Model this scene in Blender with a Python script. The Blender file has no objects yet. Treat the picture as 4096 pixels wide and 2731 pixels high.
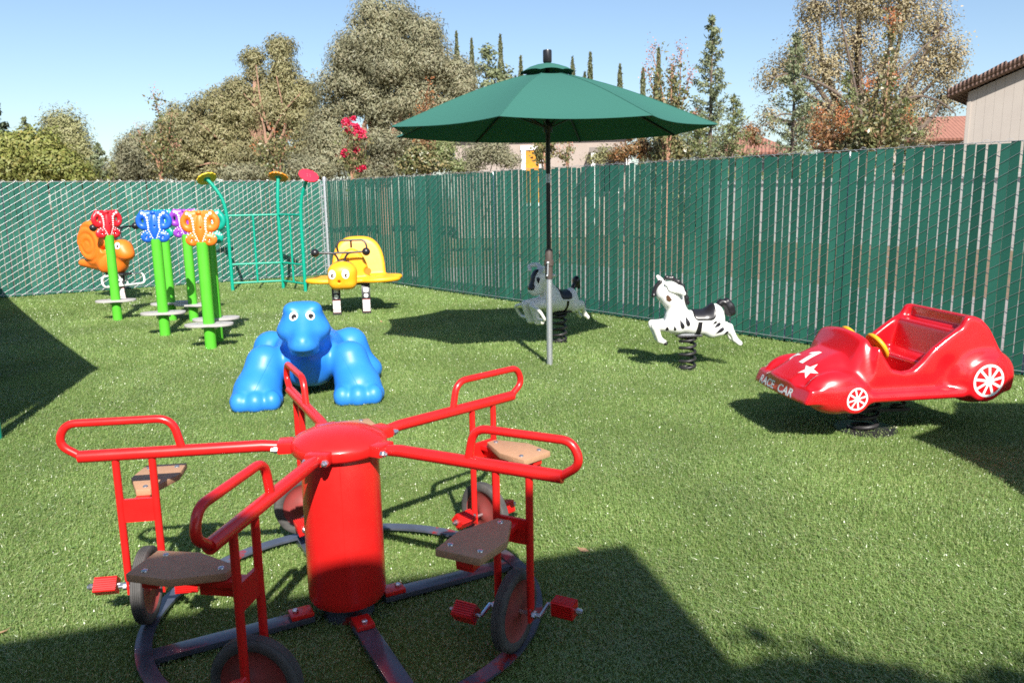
import bpy, bmesh, math, random
import numpy as np
from mathutils import Vector, Matrix
from mathutils.bvhtree import BVHTree
R = math.radians
PI = math.pi
rng = np.random.default_rng(7)
random.seed(7)
S = bpy.context.scene
C = S.collection

# ------------------------------------------------------------------ camera, sky, sun, exposure
CAMH = 1.6
F_PX, PITCH, ROLL = 3146.99, 0.1819, -0.0164          # focal length in pixels of the 4096 wide photo
_c, _s = math.cos(PITCH), math.sin(PITCH)
fwd = Vector((0, _c, -_s)); up0 = Vector((0, _s, _c)); rt0 = Vector((1, 0, 0))
rt = rt0 * math.cos(ROLL) + up0 * math.sin(ROLL)
upv = -rt0 * math.sin(ROLL) + up0 * math.cos(ROLL)
cam = bpy.data.cameras.new('camera'); camo = bpy.data.objects.new('camera', cam); C.objects.link(camo)
cam.sensor_width = 36; cam.lens = F_PX / 4096 * 36; cam.clip_start = 0.05; cam.clip_end = 2000
M3 = Matrix((rt, upv, -fwd)).transposed()
camo.matrix_world = Matrix.Translation((0, 0, CAMH)) @ M3.to_4x4()
S.camera = camo

SUN_AZ, SUN_EL = R(-12.8), R(39.6)                     # shadows fall towards SUN_AZ (from +Y)
to_sun = Vector((-math.sin(SUN_AZ) * math.cos(SUN_EL), -math.cos(SUN_AZ) * math.cos(SUN_EL), math.sin(SUN_EL)))
w = bpy.data.worlds.new('World'); S.world = w; w.use_nodes = True
nt = w.node_tree; bg = nt.nodes['Background']
sky = nt.nodes.new('ShaderNodeTexSky'); sky.sky_type = 'NISHITA'; sky.sun_disc = False
sky.sun_elevation = SUN_EL; sky.sun_rotation = math.atan2(to_sun.x, to_sun.y)
sky.air_density = 1.0; sky.dust_density = 0.9; sky.ozone_density = 2.6
nt.links.new(sky.outputs[0], bg.inputs[0]); bg.inputs[1].default_value = 0.086
sl = bpy.data.lights.new('sun', 'SUN'); sl.energy = 4.8; sl.angle = R(0.55); sl.color = (1, 0.95, 0.87)
so = bpy.data.objects.new('sun', sl); C.objects.link(so)
so.rotation_euler = (-to_sun).to_track_quat('-Z', 'Y').to_euler(); so.location = (2, -6, 12)
S.view_settings.view_transform = 'Standard'; S.view_settings.look = 'None'
S.view_settings.exposure = 0.92; S.view_settings.gamma = 1
S.render.engine = 'CYCLES'
S.cycles.use_denoising = False; S.cycles.filter_width = 1.7; S.cycles.max_bounces = 6; S.cycles.transparent_max_bounces = 6; S.cycles.caustics_reflective = False

# ------------------------------------------------------------------ helpers: points seen in the photo
def ray(px, py):                                        # pixel of a 2352 wide view of the photo
    x = (px * 4096 / 2352 - 2048) / F_PX; y = -(py * 4096 / 2352 - 1365.5) / F_PX
    return fwd + rt * x + upv * y
def at(px, py, Y):
    d = ray(px, py); return Vector((0, 0, CAMH)) + d * (Y / d.y)
def ground(px, py, z=0.0):
    d = ray(px, py); return Vector((0, 0, CAMH)) + d * ((z - CAMH) / d.z)

# ------------------------------------------------------------------ materials
MATS = {}
def principled(name, col, rough=0.5, metal=0.0, spec=0.5, coat=0.0, bump=None, var=None, sheen=0.0):
    if name in MATS: return MATS[name]
    m = bpy.data.materials.new(name); m.use_nodes = True; MATS[name] = m
    n = m.node_tree.nodes; l = m.node_tree.links; b = n['Principled BSDF']
    b.inputs['Base Color'].default_value = (*col, 1); b.inputs['Roughness'].default_value = rough
    b.inputs['Metallic'].default_value = metal; b.inputs['Specular IOR Level'].default_value = spec
    if coat:
        b.inputs['Coat Weight'].default_value = coat; b.inputs['Coat Roughness'].default_value = 0.08
    tc = n.new('ShaderNodeTexCoord')
    if var:                                             # (scale, second colour): slow blotches of wear and dust
        t = n.new('ShaderNodeTexNoise'); t.inputs['Scale'].default_value = var[0]; t.inputs['Detail'].default_value = 6
        t.inputs['Roughness'].default_value = 0.65
        l.new(tc.outputs['Object'], t.inputs['Vector'])
        r = n.new('ShaderNodeValToRGB'); r.color_ramp.elements[0].position = 0.35; r.color_ramp.elements[1].position = 0.7
        r.color_ramp.elements[0].color = (*col, 1); r.color_ramp.elements[1].color = (*var[1], 1)
        l.new(t.outputs['Fac'], r.inputs['Fac']); l.new(r.outputs['Color'], b.inputs['Base Color'])
        mr = n.new('ShaderNodeMapRange'); mr.inputs['To Min'].default_value = max(0.02, rough - 0.08); mr.inputs['To Max'].default_value = rough + 0.14
        l.new(t.outputs['Fac'], mr.inputs['Value']); l.new(mr.outputs[0], b.inputs['Roughness'])
    if bump:                                            # (scale, strength)
        t2 = n.new('ShaderNodeTexNoise'); t2.inputs['Scale'].default_value = bump[0]; t2.inputs['Detail'].default_value = 3
        l.new(tc.outputs['Object'], t2.inputs['Vector'])
        bu = n.new('ShaderNodeBump'); bu.inputs['Strength'].default_value = bump[1]; bu.inputs['Distance'].default_value = 0.004
        l.new(t2.outputs['Fac'], bu.inputs['Height']); l.new(bu.outputs['Normal'], b.inputs['Normal'])
    return m
def island_mat(name, cols, rough=0.5, trans=0.25, spec=0.4, noise=None):
    """every leaf, blade or slat (each its own mesh island) picks its own colour from the ramp"""
    if name in MATS: return MATS[name]
    m = bpy.data.materials.new(name); m.use_nodes = True; MATS[name] = m
    n = m.node_tree.nodes; l = m.node_tree.links; b = n['Principled BSDF']; out = n['Material Output']
    g = n.new('ShaderNodeNewGeometry'); r = n.new('ShaderNodeValToRGB')
    e = r.color_ramp.elements
    for i, c in enumerate(cols):
        p = i / max(1, len(cols) - 1)
        if i == 0: el = e[0]
        elif i == len(cols) - 1: el = e[-1]
        else: el = e.new(p)
        el.position = p; el.color = (*c, 1)
    l.new(g.outputs['Random Per Island'], r.inputs['Fac'])
    src = r.outputs['Color']
    if noise:
        tc = n.new('ShaderNodeTexCoord'); t = n.new('ShaderNodeTexNoise'); t.inputs['Scale'].default_value = noise[0]; t.inputs['Detail'].default_value = 4
        l.new(tc.outputs['Object'], t.inputs['Vector'])
        mr = n.new('ShaderNodeMapRange'); mr.inputs['From Min'].default_value = 0.3; mr.inputs['From Max'].default_value = 0.7
        mr.inputs['To Min'].default_value = noise[1]; mr.inputs['To Max'].default_value = noise[2]
        l.new(t.outputs['Fac'], mr.inputs['Value'])
        mx = n.new('ShaderNodeMix'); mx.data_type = 'RGBA'; mx.blend_type = 'MULTIPLY'; mx.inputs['Factor'].default_value = 1
        l.new(src, mx.inputs['A']); l.new(mr.outputs[0], mx.inputs['B']); src = mx.outputs['Result']
    l.new(src, b.inputs['Base Color']); b.inputs['Roughness'].default_value = rough; b.inputs['Specular IOR Level'].default_value = spec
    if trans > 0:
        tr = n.new('ShaderNodeBsdfTranslucent'); l.new(src, tr.inputs['Color'])
        mi = n.new('ShaderNodeMixShader'); mi.inputs[0].default_value = trans
        l.new(b.outputs[0], mi.inputs[1]); l.new(tr.outputs[0], mi.inputs[2]); l.new(mi.outputs[0], out.inputs['Surface'])
    return m

# ------------------------------------------------------------------ helpers: shapes as (verts, faces)
def box(c, s, rot=None):
    x, y, z = [q / 2 for q in s]
    v = [Vector(p) for p in ((-x, -y, -z), (x, -y, -z), (x, y, -z), (-x, y, -z), (-x, -y, z), (x, -y, z), (x, y, z), (-x, y, z))]
    if rot is not None: v = [rot @ p for p in v]
    return [tuple(p + Vector(c)) for p in v], [(0, 3, 2, 1), (4, 5, 6, 7), (0, 1, 5, 4), (1, 2, 6, 5), (2, 3, 7, 6), (3, 0, 4, 7)]
def bez(pts, n=10):                                     # Catmull-Rom through points
    p = [Vector(q) for q in pts]; p = [p[0] * 2 - p[1]] + p + [p[-1] * 2 - p[-2]]; o = []
    for i in range(1, len(p) - 2):
        for k in range(n):
            t = k / n; a, b, c, d = p[i - 1], p[i], p[i + 1], p[i + 2]
            o.append(0.5 * ((2 * b) + (c - a) * t + (2 * a - 5 * b + 4 * c - d) * t * t + (3 * b - a - 3 * c + d) * t ** 3))
    o.append(p[-2]); return o
def fillet(pts, r, n=6, closed=False):                  # polyline with rounded corners
    p = [Vector(q) for q in pts]; o = []; N = len(p)
    for i in range(N):
        if not closed and i in (0, N - 1): o.append(p[i]); continue
        a, b, c = p[i - 1], p[i], p[(i + 1) % N]
        u = (a - b); v = (c - b); rr = min(r, u.length * .49, v.length * .49)
        u = b + u.normalized() * rr; v = b + v.normalized() * rr
        for k in range(n + 1):
            t = k / n; o.append(u * (1 - t) ** 2 + b * 2 * t * (1 - t) + v * t * t)
    return o
def tube(path, r, seg=10, closed=False, cap=True):
    p = [Vector(q) for q in path]; N = len(p); rs = r if isinstance(r, (list, tuple)) else [r] * N
    T = []
    for i in range(N):
        a = p[i - 1] if (i > 0 or closed) else p[i]; b = p[(i + 1) % N] if (i < N - 1 or closed) else p[i]
        t = b - a; T.append(t.normalized() if t.length > 1e-9 else Vector((0, 0, 1)))
    n = T[0].orthogonal().normalized(); V = []; Fc = []
    for i in range(N):
        n = (n - T[i] * n.dot(T[i]))
        n = n.normalized() if n.length > 1e-6 else T[i].orthogonal().normalized()
        b = T[i].cross(n)
        for k in range(seg):
            a = 2 * PI * k / seg; V.append(tuple(p[i] + (n * math.cos(a) + b * math.sin(a)) * rs[i]))
    M = N if closed else N - 1
    for i in range(M):
        j = (i + 1) % N
        for k in range(seg):
            k2 = (k + 1) % seg; Fc.append((i * seg + k, i * seg + k2, j * seg + k2, j * seg + k))
    if cap and not closed:
        Fc.append(tuple(range(seg))[::-1]); Fc.append(tuple((N - 1) * seg + k for k in range(seg)))
    return V, Fc
def lathe(prof, seg=32, c=(0, 0, 0), axis='Z', cap=True):
    V = []; Fc = []; n = len(prof)
    for r, z in prof:
        for k in range(seg):
            a = 2 * PI * k / seg; q = (r * math.cos(a), r * math.sin(a), z)
            if axis == 'X': q = (q[2], q[0], q[1])
            if axis == 'Y': q = (q[0], q[2], q[1])
            V.append((q[0] + c[0], q[1] + c[1], q[2] + c[2]))
    for i in range(n - 1):
        for k in range(seg):
            k2 = (k + 1) % seg; Fc.append((i * seg + k, i * seg + k2, (i + 1) * seg + k2, (i + 1) * seg + k))
    if cap:
        Fc.append(tuple(range(seg))[::-1]); Fc.append(tuple((n - 1) * seg + k for k in range(seg)))
    return V, Fc
def ball(c, r, seg=14, rings=8):
    r = r if isinstance(r, (tuple, list)) else (r, r, r)
    V = [(c[0], c[1], c[2] - r[2])]; Fc = []
    for i in range(1, rings):
        a = -PI / 2 + PI * i / rings
        for k in range(seg):
            b = 2 * PI * k / seg; V.append((c[0] + r[0] * math.cos(a) * math.cos(b), c[1] + r[1] * math.cos(a) * math.sin(b), c[2] + r[2] * math.sin(a)))
    V.append((c[0], c[1], c[2] + r[2])); t = len(V) - 1
    for k in range(seg):
        k2 = (k + 1) % seg; Fc.append((0, 1 + k2, 1 + k)); Fc.append((t, t - seg + k, t - seg + k2))
    for i in range(rings - 2):
        for k in range(seg):
            k2 = (k + 1) % seg; a = 1 + i * seg; Fc.append((a + k, a + k2, a + seg + k2, a + seg + k))
    return V, Fc
def prism(poly, z0, z1):
    n = len(poly); V = [(x, y, z0) for x, y in poly] + [(x, y, z1) for x, y in poly]
    Fc = [tuple(range(n))[::-1], tuple(range(n, 2 * n))] + [(i, (i + 1) % n, n + (i + 1) % n, n + i) for i in range(n)]
    return V, Fc
def xf(sh, M):
    return [tuple(M @ Vector(v)) for v in sh[0]], sh[1]
def obj(name, shapes, mat, parent=None, smooth=True, bevel=0.0, angle=40):
    V = []; Fc = []
    for v, f in shapes:
        o = len(V); V += list(v); Fc += [tuple(i + o for i in q) for q in f]
    me = bpy.data.meshes.new(name); me.from_pydata(V, [], Fc); me.materials.append(mat)
    bm = bmesh.new(); bm.from_mesh(me); bmesh.ops.recalc_face_normals(bm, faces=bm.faces)
    if bevel: bmesh.ops.bevel(bm, geom=[e for e in bm.edges if len(e.link_faces) == 2 and e.calc_face_angle(0) > 0.6], offset=bevel, segments=2, affect='EDGES', profile=0.6)
    for e in bm.edges:
        if len(e.link_faces) == 2 and e.calc_face_angle(0) > R(angle): e.smooth = False
    for f in bm.faces: f.smooth = smooth
    bm.to_mesh(me); bm.free()
    o = bpy.data.objects.new(name, me); C.objects.link(o)
    if parent: o.parent = parent
    return o
def arr_obj(name, V, Fc, mat, parent=None, smooth=False):   # numpy arrays, all faces with the same number of corners
    me = bpy.data.meshes.new(name); k = Fc.shape[1]
    me.vertices.add(len(V)); me.vertices.foreach_set('co', np.ascontiguousarray(V, dtype=np.float32).ravel())
    me.loops.add(Fc.size); me.loops.foreach_set('vertex_index', np.ascontiguousarray(Fc, dtype=np.int32).ravel())
    me.polygons.add(len(Fc)); me.polygons.foreach_set('loop_start', np.arange(0, Fc.size, k, dtype=np.int32))
    me.polygons.foreach_set('use_smooth', np.full(len(Fc), smooth))
    me.update(calc_edges=True); me.validate(); me.materials.append(mat)
    o = bpy.data.objects.new(name, me); C.objects.link(o)
    if parent: o.parent = parent
    return o
def tag(o, label, cat, group=None):
    o['label'] = label; o['category'] = cat
    if group: o['group'] = group
    return o
def thing(name, label, cat, loc=(0, 0, 0), rz=0.0, group=None, scale=1.0):
    o = bpy.data.objects.new(name, None); C.objects.link(o); o.location = loc; o.rotation_euler = (0, 0, rz); o.empty_display_size = 0.1
    o.scale = (scale,) * 3
    return tag(o, label, cat, group)
def struct(o): o['kind'] = 'structure'; return o
def copy_part(o, parent, rz=None):
    c = o.copy(); C.objects.link(c); c.parent = parent
    if rz is not None: c.rotation_euler = (0, 0, rz)
    for ch in list(o.children): copy_part(ch, c)
    return c

# ------------------------------------------------------------------ helpers: moulded plastic (signed distance -> surface nets)
def ell(p, c, r):
    q = [(p[i] - c[i]) / r[i] for i in range(3)]; k0 = np.sqrt(q[0] ** 2 + q[1] ** 2 + q[2] ** 2)
    k1 = np.sqrt(sum((q[i] / r[i]) ** 2 for i in range(3))) + 1e-9
    return k0 * (k0 - 1) / k1
def cap(p, a, b, ra, rb=None):
    rb = ra if rb is None else rb
    d = [b[i] - a[i] for i in range(3)]; L = sum(q * q for q in d) + 1e-12
    h = np.clip(sum((p[i] - a[i]) * d[i] for i in range(3)) / L, 0, 1)
    return np.sqrt(sum((p[i] - a[i] - h * d[i]) ** 2 for i in range(3))) - (ra + (rb - ra) * h)
def rbox(p, c, s, r=0.02):
    q = [np.abs(p[i] - c[i]) - s[i] + r for i in range(3)]
    return np.sqrt(sum(np.maximum(k, 0) ** 2 for k in q)) + np.minimum(np.maximum(np.maximum(q[0], q[1]), q[2]), 0) - r
def smin(a, b, k):
    h = np.clip(0.5 + 0.5 * (b - a) / k, 0, 1); return b + (a - b) * h - k * h * (1 - h)
def smax(a, b, k): return -smin(-a, -b, k)
def blur(f, n=1):
    for _ in range(n):
        for ax in range(3):
            f = (np.roll(f, 1, ax) + 2 * f + np.roll(f, -1, ax)) / 4
    return f
def nets(func, lo, hi, h, nblur=1, relax=2):
    ax = [np.arange(lo[i], hi[i] + h, h) for i in range(3)]
    G = np.meshgrid(*ax, indexing='ij'); f = func(G)
    f = blur(f, nblur) if nblur else f
    n = np.array(f.shape); s = f < 0
    idx = np.array([(i, j, k) for i in (0, 1) for j in (0, 1) for k in (0, 1)])
    corner = [s[i:n[0] - 1 + i, j:n[1] - 1 + j, k:n[2] - 1 + k] for i, j, k in idx]
    cnt = sum(c.astype(np.int8) for c in corner); act = (cnt > 0) & (cnt < 8)
    cells = np.argwhere(act); vid = -np.ones(act.shape, dtype=np.int64); vid[act] = np.arange(len(cells))
    acc = np.zeros((len(cells), 3)); num = np.zeros(len(cells))
    edges = [(a, b) for a in range(8) for b in range(a + 1, 8) if np.abs(idx[a] - idx[b]).sum() == 1]
    fv = [f[tuple((cells + idx[a]).T)] for a in range(8)]
    for a, b in edges:
        m = (fv[a] < 0) != (fv[b] < 0); t = np.where(m, fv[a] / np.where(m, fv[a] - fv[b], 1), 0)
        acc += np.where(m[:, None], idx[a] + t[:, None] * (idx[b] - idx[a]), 0); num += m
    V = (cells + acc / num[:, None]) * h + np.array(lo)
    Q = []
    for d in range(3):
        u, v = (d + 1) % 3, (d + 2) % 3
        sl0 = [slice(None)] * 3; sl1 = [slice(None)] * 3; sl0[d] = slice(0, -1); sl1[d] = slice(1, None)
        ch = s[tuple(sl0)] != s[tuple(sl1)]; e = np.argwhere(ch)
        ok = (e[:, u] > 0) & (e[:, v] > 0) & (e[:, u] < n[u] - 1) & (e[:, v] < n[v] - 1); e = e[ok]
        if not len(e): continue
        eu = np.zeros(3, int); eu[u] = 1; ev = np.zeros(3, int); ev[v] = 1
        q = np.stack([vid[tuple((e - eu - ev).T)], vid[tuple((e - ev).T)], vid[tuple(e.T)], vid[tuple((e - eu).T)]], 1)
        neg = s[tuple(e.T)]; q[~neg] = q[~neg][:, ::-1]; Q.append(q)
    Q = np.concatenate(Q)
    for _ in range(relax):                              # a little relaxing takes the grid out of the surface
        a = np.zeros_like(V); c = np.zeros(len(V))
        for i in range(4):
            x, y = Q[:, i], Q[:, (i + 1) % 4]
            np.add.at(a, x, V[y]); np.add.at(c, x, 1); np.add.at(a, y, V[x]); np.add.at(c, y, 1)
        V = V * 0.4 + 0.6 * a / np.maximum(c, 1)[:, None]
    return V, Q
def moulded(name, func, lo, hi, h, mat, parent=None, nblur=1, relax=2):
    V, Q = nets(func, lo, hi, h, nblur, relax)
    o = arr_obj(name, V, Q, mat, parent, True); return o
def bvh_of(o):
    return BVHTree.FromPolygons([v.co.copy() for v in o.data.vertices], [tuple(p.vertices) for p in o.data.polygons])
def decal(name, bvh, org, U, N, polys, mat, parent, off=0.002, step=0.012, reach=0.4, bm2=None):
    """flat outlines (2-D, in metres) laid onto a moulded surface: projected along -N and lifted by off"""
    N = Vector(N).normalized(); U = Vector(U); U = (U - N * U.dot(N)).normalized(); W = N.cross(U); org = Vector(org)
    bm = bmesh.new() if bm2 is None else bm2
    for po in polys or []:
        try: bm.faces.new([bm.verts.new((x, y, 0)) for x, y in po])
        except ValueError: pass
    xs = [v.co.x for v in bm.verts]; ys = [v.co.y for v in bm.verts]
    for axv, a, b in (((1, 0, 0), min(xs), max(xs)), ((0, 1, 0), min(ys), max(ys))):
        k = a + step
        while k < b:
            bmesh.ops.bisect_plane(bm, geom=bm.verts[:] + bm.edges[:] + bm.faces[:], plane_co=Vector(axv) * k, plane_no=axv); k += step
    bmesh.ops.triangulate(bm, faces=bm.faces[:])
    for v in bm.verts:
        p = org + U * v.co.x + W * v.co.y
        hit = bvh.ray_cast(p + N * reach, -N)
        if hit[0] is None or (hit[0] - p).length > reach:
            hit = bvh.find_nearest(p)
        nn = hit[1] if hit[1].dot(N) > 0 else -hit[1]
        v.co = hit[0] + nn * off
    bmesh.ops.recalc_face_normals(bm, faces=bm.faces)
    me = bpy.data.meshes.new(name); 
    for f in bm.faces: f.smooth = True
    bm.to_mesh(me); bm.free(); me.materials.append(mat)
    o = bpy.data.objects.new(name, me); C.objects.link(o); o.parent = parent; return o
def circ(r, n=24, c=(0, 0), ry=None):
    ry = r if ry is None else ry
    return [(c[0] + r * math.cos(2 * PI * i / n), c[1] + ry * math.sin(2 * PI * i / n)) for i in range(n)]
def ring_polys(r0, r1, n=32):
    return [[(r0 * math.cos(a), r0 * math.sin(a)), (r1 * math.cos(a), r1 * math.sin(a)), (r1 * math.cos(b), r1 * math.sin(b)), (r0 * math.cos(b), r0 * math.sin(b))]
            for a, b in ((2 * PI * i / n, 2 * PI * (i + 1) / n) for i in range(n))]
def text_bm(txt, size, shear=0.0, extra=0.0):
    cu = bpy.data.curves.new('lettering', 'FONT'); cu.body = txt; cu.size = size; cu.align_x = 'CENTER'; cu.align_y = 'CENTER'; cu.shear = shear; cu.offset = extra
    to = bpy.data.objects.new('lettering', cu); C.objects.link(to)
    dg = bpy.context.evaluated_depsgraph_get(); me = bpy.data.meshes.new_from_object(to.evaluated_get(dg))
    bm = bmesh.new(); bm.from_mesh(me); bpy.data.objects.remove(to); bpy.data.meshes.remove(me); bpy.data.curves.remove(cu); return bm
def coil(r, wr, z0, z1, turns, seg=8, c=(0, 0)):
    n = int(turns * 22); pts = []
    for i in range(n + 1):
        t = i / n; tt = min(max((t - 0.09) / 0.82, 0), 1)       # closed flat end turns
        pts.append((c[0] + r * math.cos(2 * PI * turns * t), c[1] + r * math.sin(2 * PI * turns * t), z0 + wr + (z1 - z0 - 2 * wr) * tt))
    return tube(pts, wr, seg)

# ------------------------------------------------------------------ palette
RED = principled('red_enamel', (0.66, 0.013, 0.012), 0.3, spec=0.5, coat=0.25, var=(9, (0.60, 0.016, 0.014)))
WHEELRED = principled('faded_wheel_red', (0.30, 0.045, 0.042), 0.55, var=(16, (0.20, 0.05, 0.045)))
CARRED = principled('red_fibreglass', (0.60, 0.006, 0.012), 0.26, coat=0.6, var=(5, (0.56, 0.009, 0.016)))
BLUE = principled('blue_plastic', (0.022, 0.20, 0.70), 0.40, bump=(160, 0.12), var=(4, (0.030, 0.225, 0.70)))
GREEN = principled('lime_post_paint', (0.085, 0.46, 0.028), 0.38, var=(6, (0.095, 0.48, 0.034)))
TEALP = principled('teal_pipe_paint', (0.0, 0.30, 0.20), 0.32, var=(8, (0.005, 0.32, 0.215)))
ORANGE = principled('orange_plastic', (0.80, 0.17, 0.012), 0.4, bump=(150, 0.1), var=(5, (0.82, 0.19, 0.02)))
YELLOW = principled('yellow_plastic', (0.85, 0.38, 0.01), 0.42, bump=(150, 0.1), var=(5, (0.86, 0.40, 0.02)))
WHITEP = principled('white_paint', (0.80, 0.80, 0.78), 0.35, var=(12, (0.75, 0.74, 0.71)))
BLACKP = principled('black_paint', (0.014, 0.013, 0.016), 0.32)
BLACKR = principled('black_powder_coat', (0.022, 0.02, 0.022), 0.45, bump=(220, 0.3))
RUBBER = principled('grey_rubber', (0.055, 0.053, 0.052), 0.75, bump=(120, 0.4), var=(14, (0.10, 0.095, 0.09)))
STEEL = principled('galvanised_steel', (0.55, 0.57, 0.60), 0.42, metal=0.75, var=(30, (0.45, 0.47, 0.50)))
BOLT = principled('bolt_steel', (0.62, 0.62, 0.64), 0.25, metal=0.9)
TRACK = principled('dark_track_paint', (0.045, 0.05, 0.062), 0.22, coat=0.2, var=(7, (0.075, 0.08, 0.10)))
SEATM = principled('tan_seat_board', (0.46, 0.26, 0.15), 0.6, bump=(90, 0.35), var=(40, (0.40, 0.225, 0.13)))
GREYB = principled('grey_step_board', (0.42, 0.40, 0.39), 0.6, bump=(140, 0.4), var=(30, (0.36, 0.34, 0.335)))
CANVAS = principled('green_canvas', (0.036, 0.130, 0.104), 0.85, spec=0.15, bump=(700, 0.25))
DARKPIPE = principled('dark_umbrella_pipe', (0.015, 0.014, 0.013), 0.4)
BRONZE = principled('bronze_plastic', (0.075, 0.055, 0.048), 0.5)
# ================================================================== SETTING
LAWN = principled('lawn_backing', (0.09, 0.145, 0.032), 0.9, spec=0.2, bump=(180, 0.9), var=(3, (0.11, 0.165, 0.04)))
CORNER = Vector((-3.918, 17.0, 0))
LDIR = Vector((-math.cos(0.5896), -math.sin(0.5896), 0)); RDIR = Vector((math.cos(-0.895), math.sin(-0.895), 0))
L_END = CORNER + LDIR * 13; R_END = CORNER + RDIR * 21
lo_ = [(CORNER.x, CORNER.y), (L_END.x, L_END.y), (-11, -9), (12, -9), (R_END.x, R_END.y)]
g = obj('lawn', [([(x, y, 0.0) for x, y in lo_], [tuple(range(5))])], LAWN, smooth=False); struct(g)
SOIL = principled('dry_soil', (0.20, 0.15, 0.10), 0.95, bump=(3, 0.8), var=(0.25, (0.13, 0.14, 0.06)))
g = obj('ground', [([(-900, -300, -0.03), (900, -300, -0.03), (900, 1500, -0.03), (-900, 1500, -0.03)], [(0, 1, 2, 3)])], SOIL, smooth=False); struct(g)
MULCH = principled('red_bark_mulch', (0.20, 0.115, 0.085), 0.95, bump=(60, 1.0), var=(5, (0.10, 0.10, 0.05)))
GRAVEL = principled('pale_pinkish_concrete', (0.30, 0.265, 0.25), 0.9, bump=(70, 0.8), var=(6, (0.20, 0.18, 0.175)))
RN = Vector((0.78, 0.626, 0)); LN = Vector((-0.556, 0.831, 0))       # outward normals of the two fences
def strip(name, a, b, n, d0, d1, z0, z1, m):
    p = [a + n * d0, b + n * d0, b + n * d1, a + n * d1]
    o = obj(name, [([(p[0].x, p[0].y, z0), (p[1].x, p[1].y, z0), (p[2].x, p[2].y, z1), (p[3].x, p[3].y, z1)], [(0, 1, 2, 3)])], m, smooth=False); struct(o); return o
strip('gravel_path', CORNER + RDIR * 0.6, R_END, RN, 0.12, 5.2, 0.004, 0.004, GRAVEL)
strip('mulch_bank', CORNER + RDIR * 0.6, R_END, RN, 5.2, 7.6, 0.0, 0.55, MULCH)
strip('gravel_verge', CORNER + LDIR * 0.6, L_END, LN, 0.12, 1.4, 0.004, 0.004, GRAVEL)
WALLW = principled('white_wall_paint', (0.50, 0.48, 0.45), 0.8, bump=(20, 0.3), var=(2, (0.40, 0.38, 0.36)))
def lowwall(a, b, n, d, z0, z1, label, m=None):
    mid = (a + b) / 2 + n * d; L = (b - a).length; ang = math.atan2((b - a).y, (b - a).x)
    rot = Matrix.Rotation(ang, 3, 'Z')
    o = obj('boundary_wall', [box((mid.x, mid.y, (z0 + z1) / 2), (L, 0.2, z1 - z0), rot)] if m else [box((mid.x, mid.y, (z0 + z1) / 2), (L, 0.2, z1 - z0), rot), box((mid.x, mid.y, z1 + 0.04), (L + .06, 0.28, 0.08), rot)], m or WALLW, smooth=False, bevel=0.01)
    return tag(o, label, 'wall')

# ---- artificial turf: one sheet of separate blades, thinner on the ground farther off
def inside(P):
    ok = np.ones(len(P), bool)
    for nrm, q in ((RN, CORNER), (LN, CORNER)):
        ok &= ((P[:, 0] - q.x) * nrm.x + (P[:, 1] - q.y) * nrm.y) < -0.015
    return ok
def blades():
    Vs = []; 
    zones = [(1.3, 3.2, 27000, 1.0), (3.2, 5.0, 15000, 1.15), (5.0, 7.5, 7500, 1.5), (7.5, 11.0, 3400, 2.1), (11.0, 18.5, 1500, 3.0)]
    for y0, y1, dens, k in zones:
        xw = 0.74 * y1 + 0.6; n = int(dens * 2 * xw * (y1 - y0))
        P = np.c_[rng.uniform(-xw, xw, n), rng.uniform(y0, y1, n)]
        P = P[(np.abs(P[:, 0]) < 0.74 * P[:, 1] + 0.5) & inside(P)]; n = len(P)
        # tufted rows and slight brushing of the pile
        lean = 1.0 + 0.35 * np.sin(P[:, 0] * 1.7 + 0.6 * np.sin(P[:, 1] * 1.3)) + 0.3 * np.sin(P[:, 0] * 5.1 + 2.0 * np.sin(P[:, 1] * 3.7)); az = rng.normal(0, 1.1, n) + 0.5 * np.sin(P[:, 1] * .9) + np.where(((P[:, 0] * .8 + P[:, 1] * .55) % 3.6) < 1.8, 0.9, 2.4)
        h = rng.uniform(0.010, 0.026, n) * (1 + 0.12 * (k - 1)); wd = rng.uniform(0.0016, 0.0030, n) * k
        ln = h * np.abs(rng.normal(0.55, 0.3, n)) * lean
        dx, dy = np.cos(az), np.sin(az); face = rng.uniform(0, 2 * PI, n); bx, by = np.cos(face) * wd, np.sin(face) * wd
        b0 = np.c_[P[:, 0] - bx, P[:, 1] - by, np.full(n, -0.002)]; b1 = np.c_[P[:, 0] + bx, P[:, 1] + by, np.full(n, -0.002)]
        m_ = np.c_[P[:, 0] + dx * ln * .3, P[:, 1] + dy * ln * .3, h * .66]; wv = np.c_[bx, by, np.zeros(n)]
        tip = np.c_[P[:, 0] + dx * ln * 1.2, P[:, 1] + dy * ln * 1.2, h * rng.uniform(.7, 1.05, n)]
        Vs.append(np.stack([b0, b1, m_], 1).reshape(-1, 3)); Vs.append(np.stack([m_ - wv * .85, m_ + wv * .85, tip], 1).reshape(-1, 3))
    V = np.concatenate(Vs); return V, np.arange(len(V)).reshape(-1, 3)
TURF = island_mat('turf_blades', [(0.125, 0.235, 0.050), (0.255, 0.375, 0.115), (0.172, 0.292, 0.068), (0.36, 0.435, 0.17), (0.145, 0.255, 0.056), (0.39, 0.39, 0.19)], rough=0.36, trans=0.25, spec=1.0, noise=(0.75, 0.66, 1.22))
V, Fc = blades(); turf = arr_obj('artificial_turf', V, Fc, TURF); turf['kind'] = 'stuff'; turf['label'] = 'bright green artificial turf covering the play yard'

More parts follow.
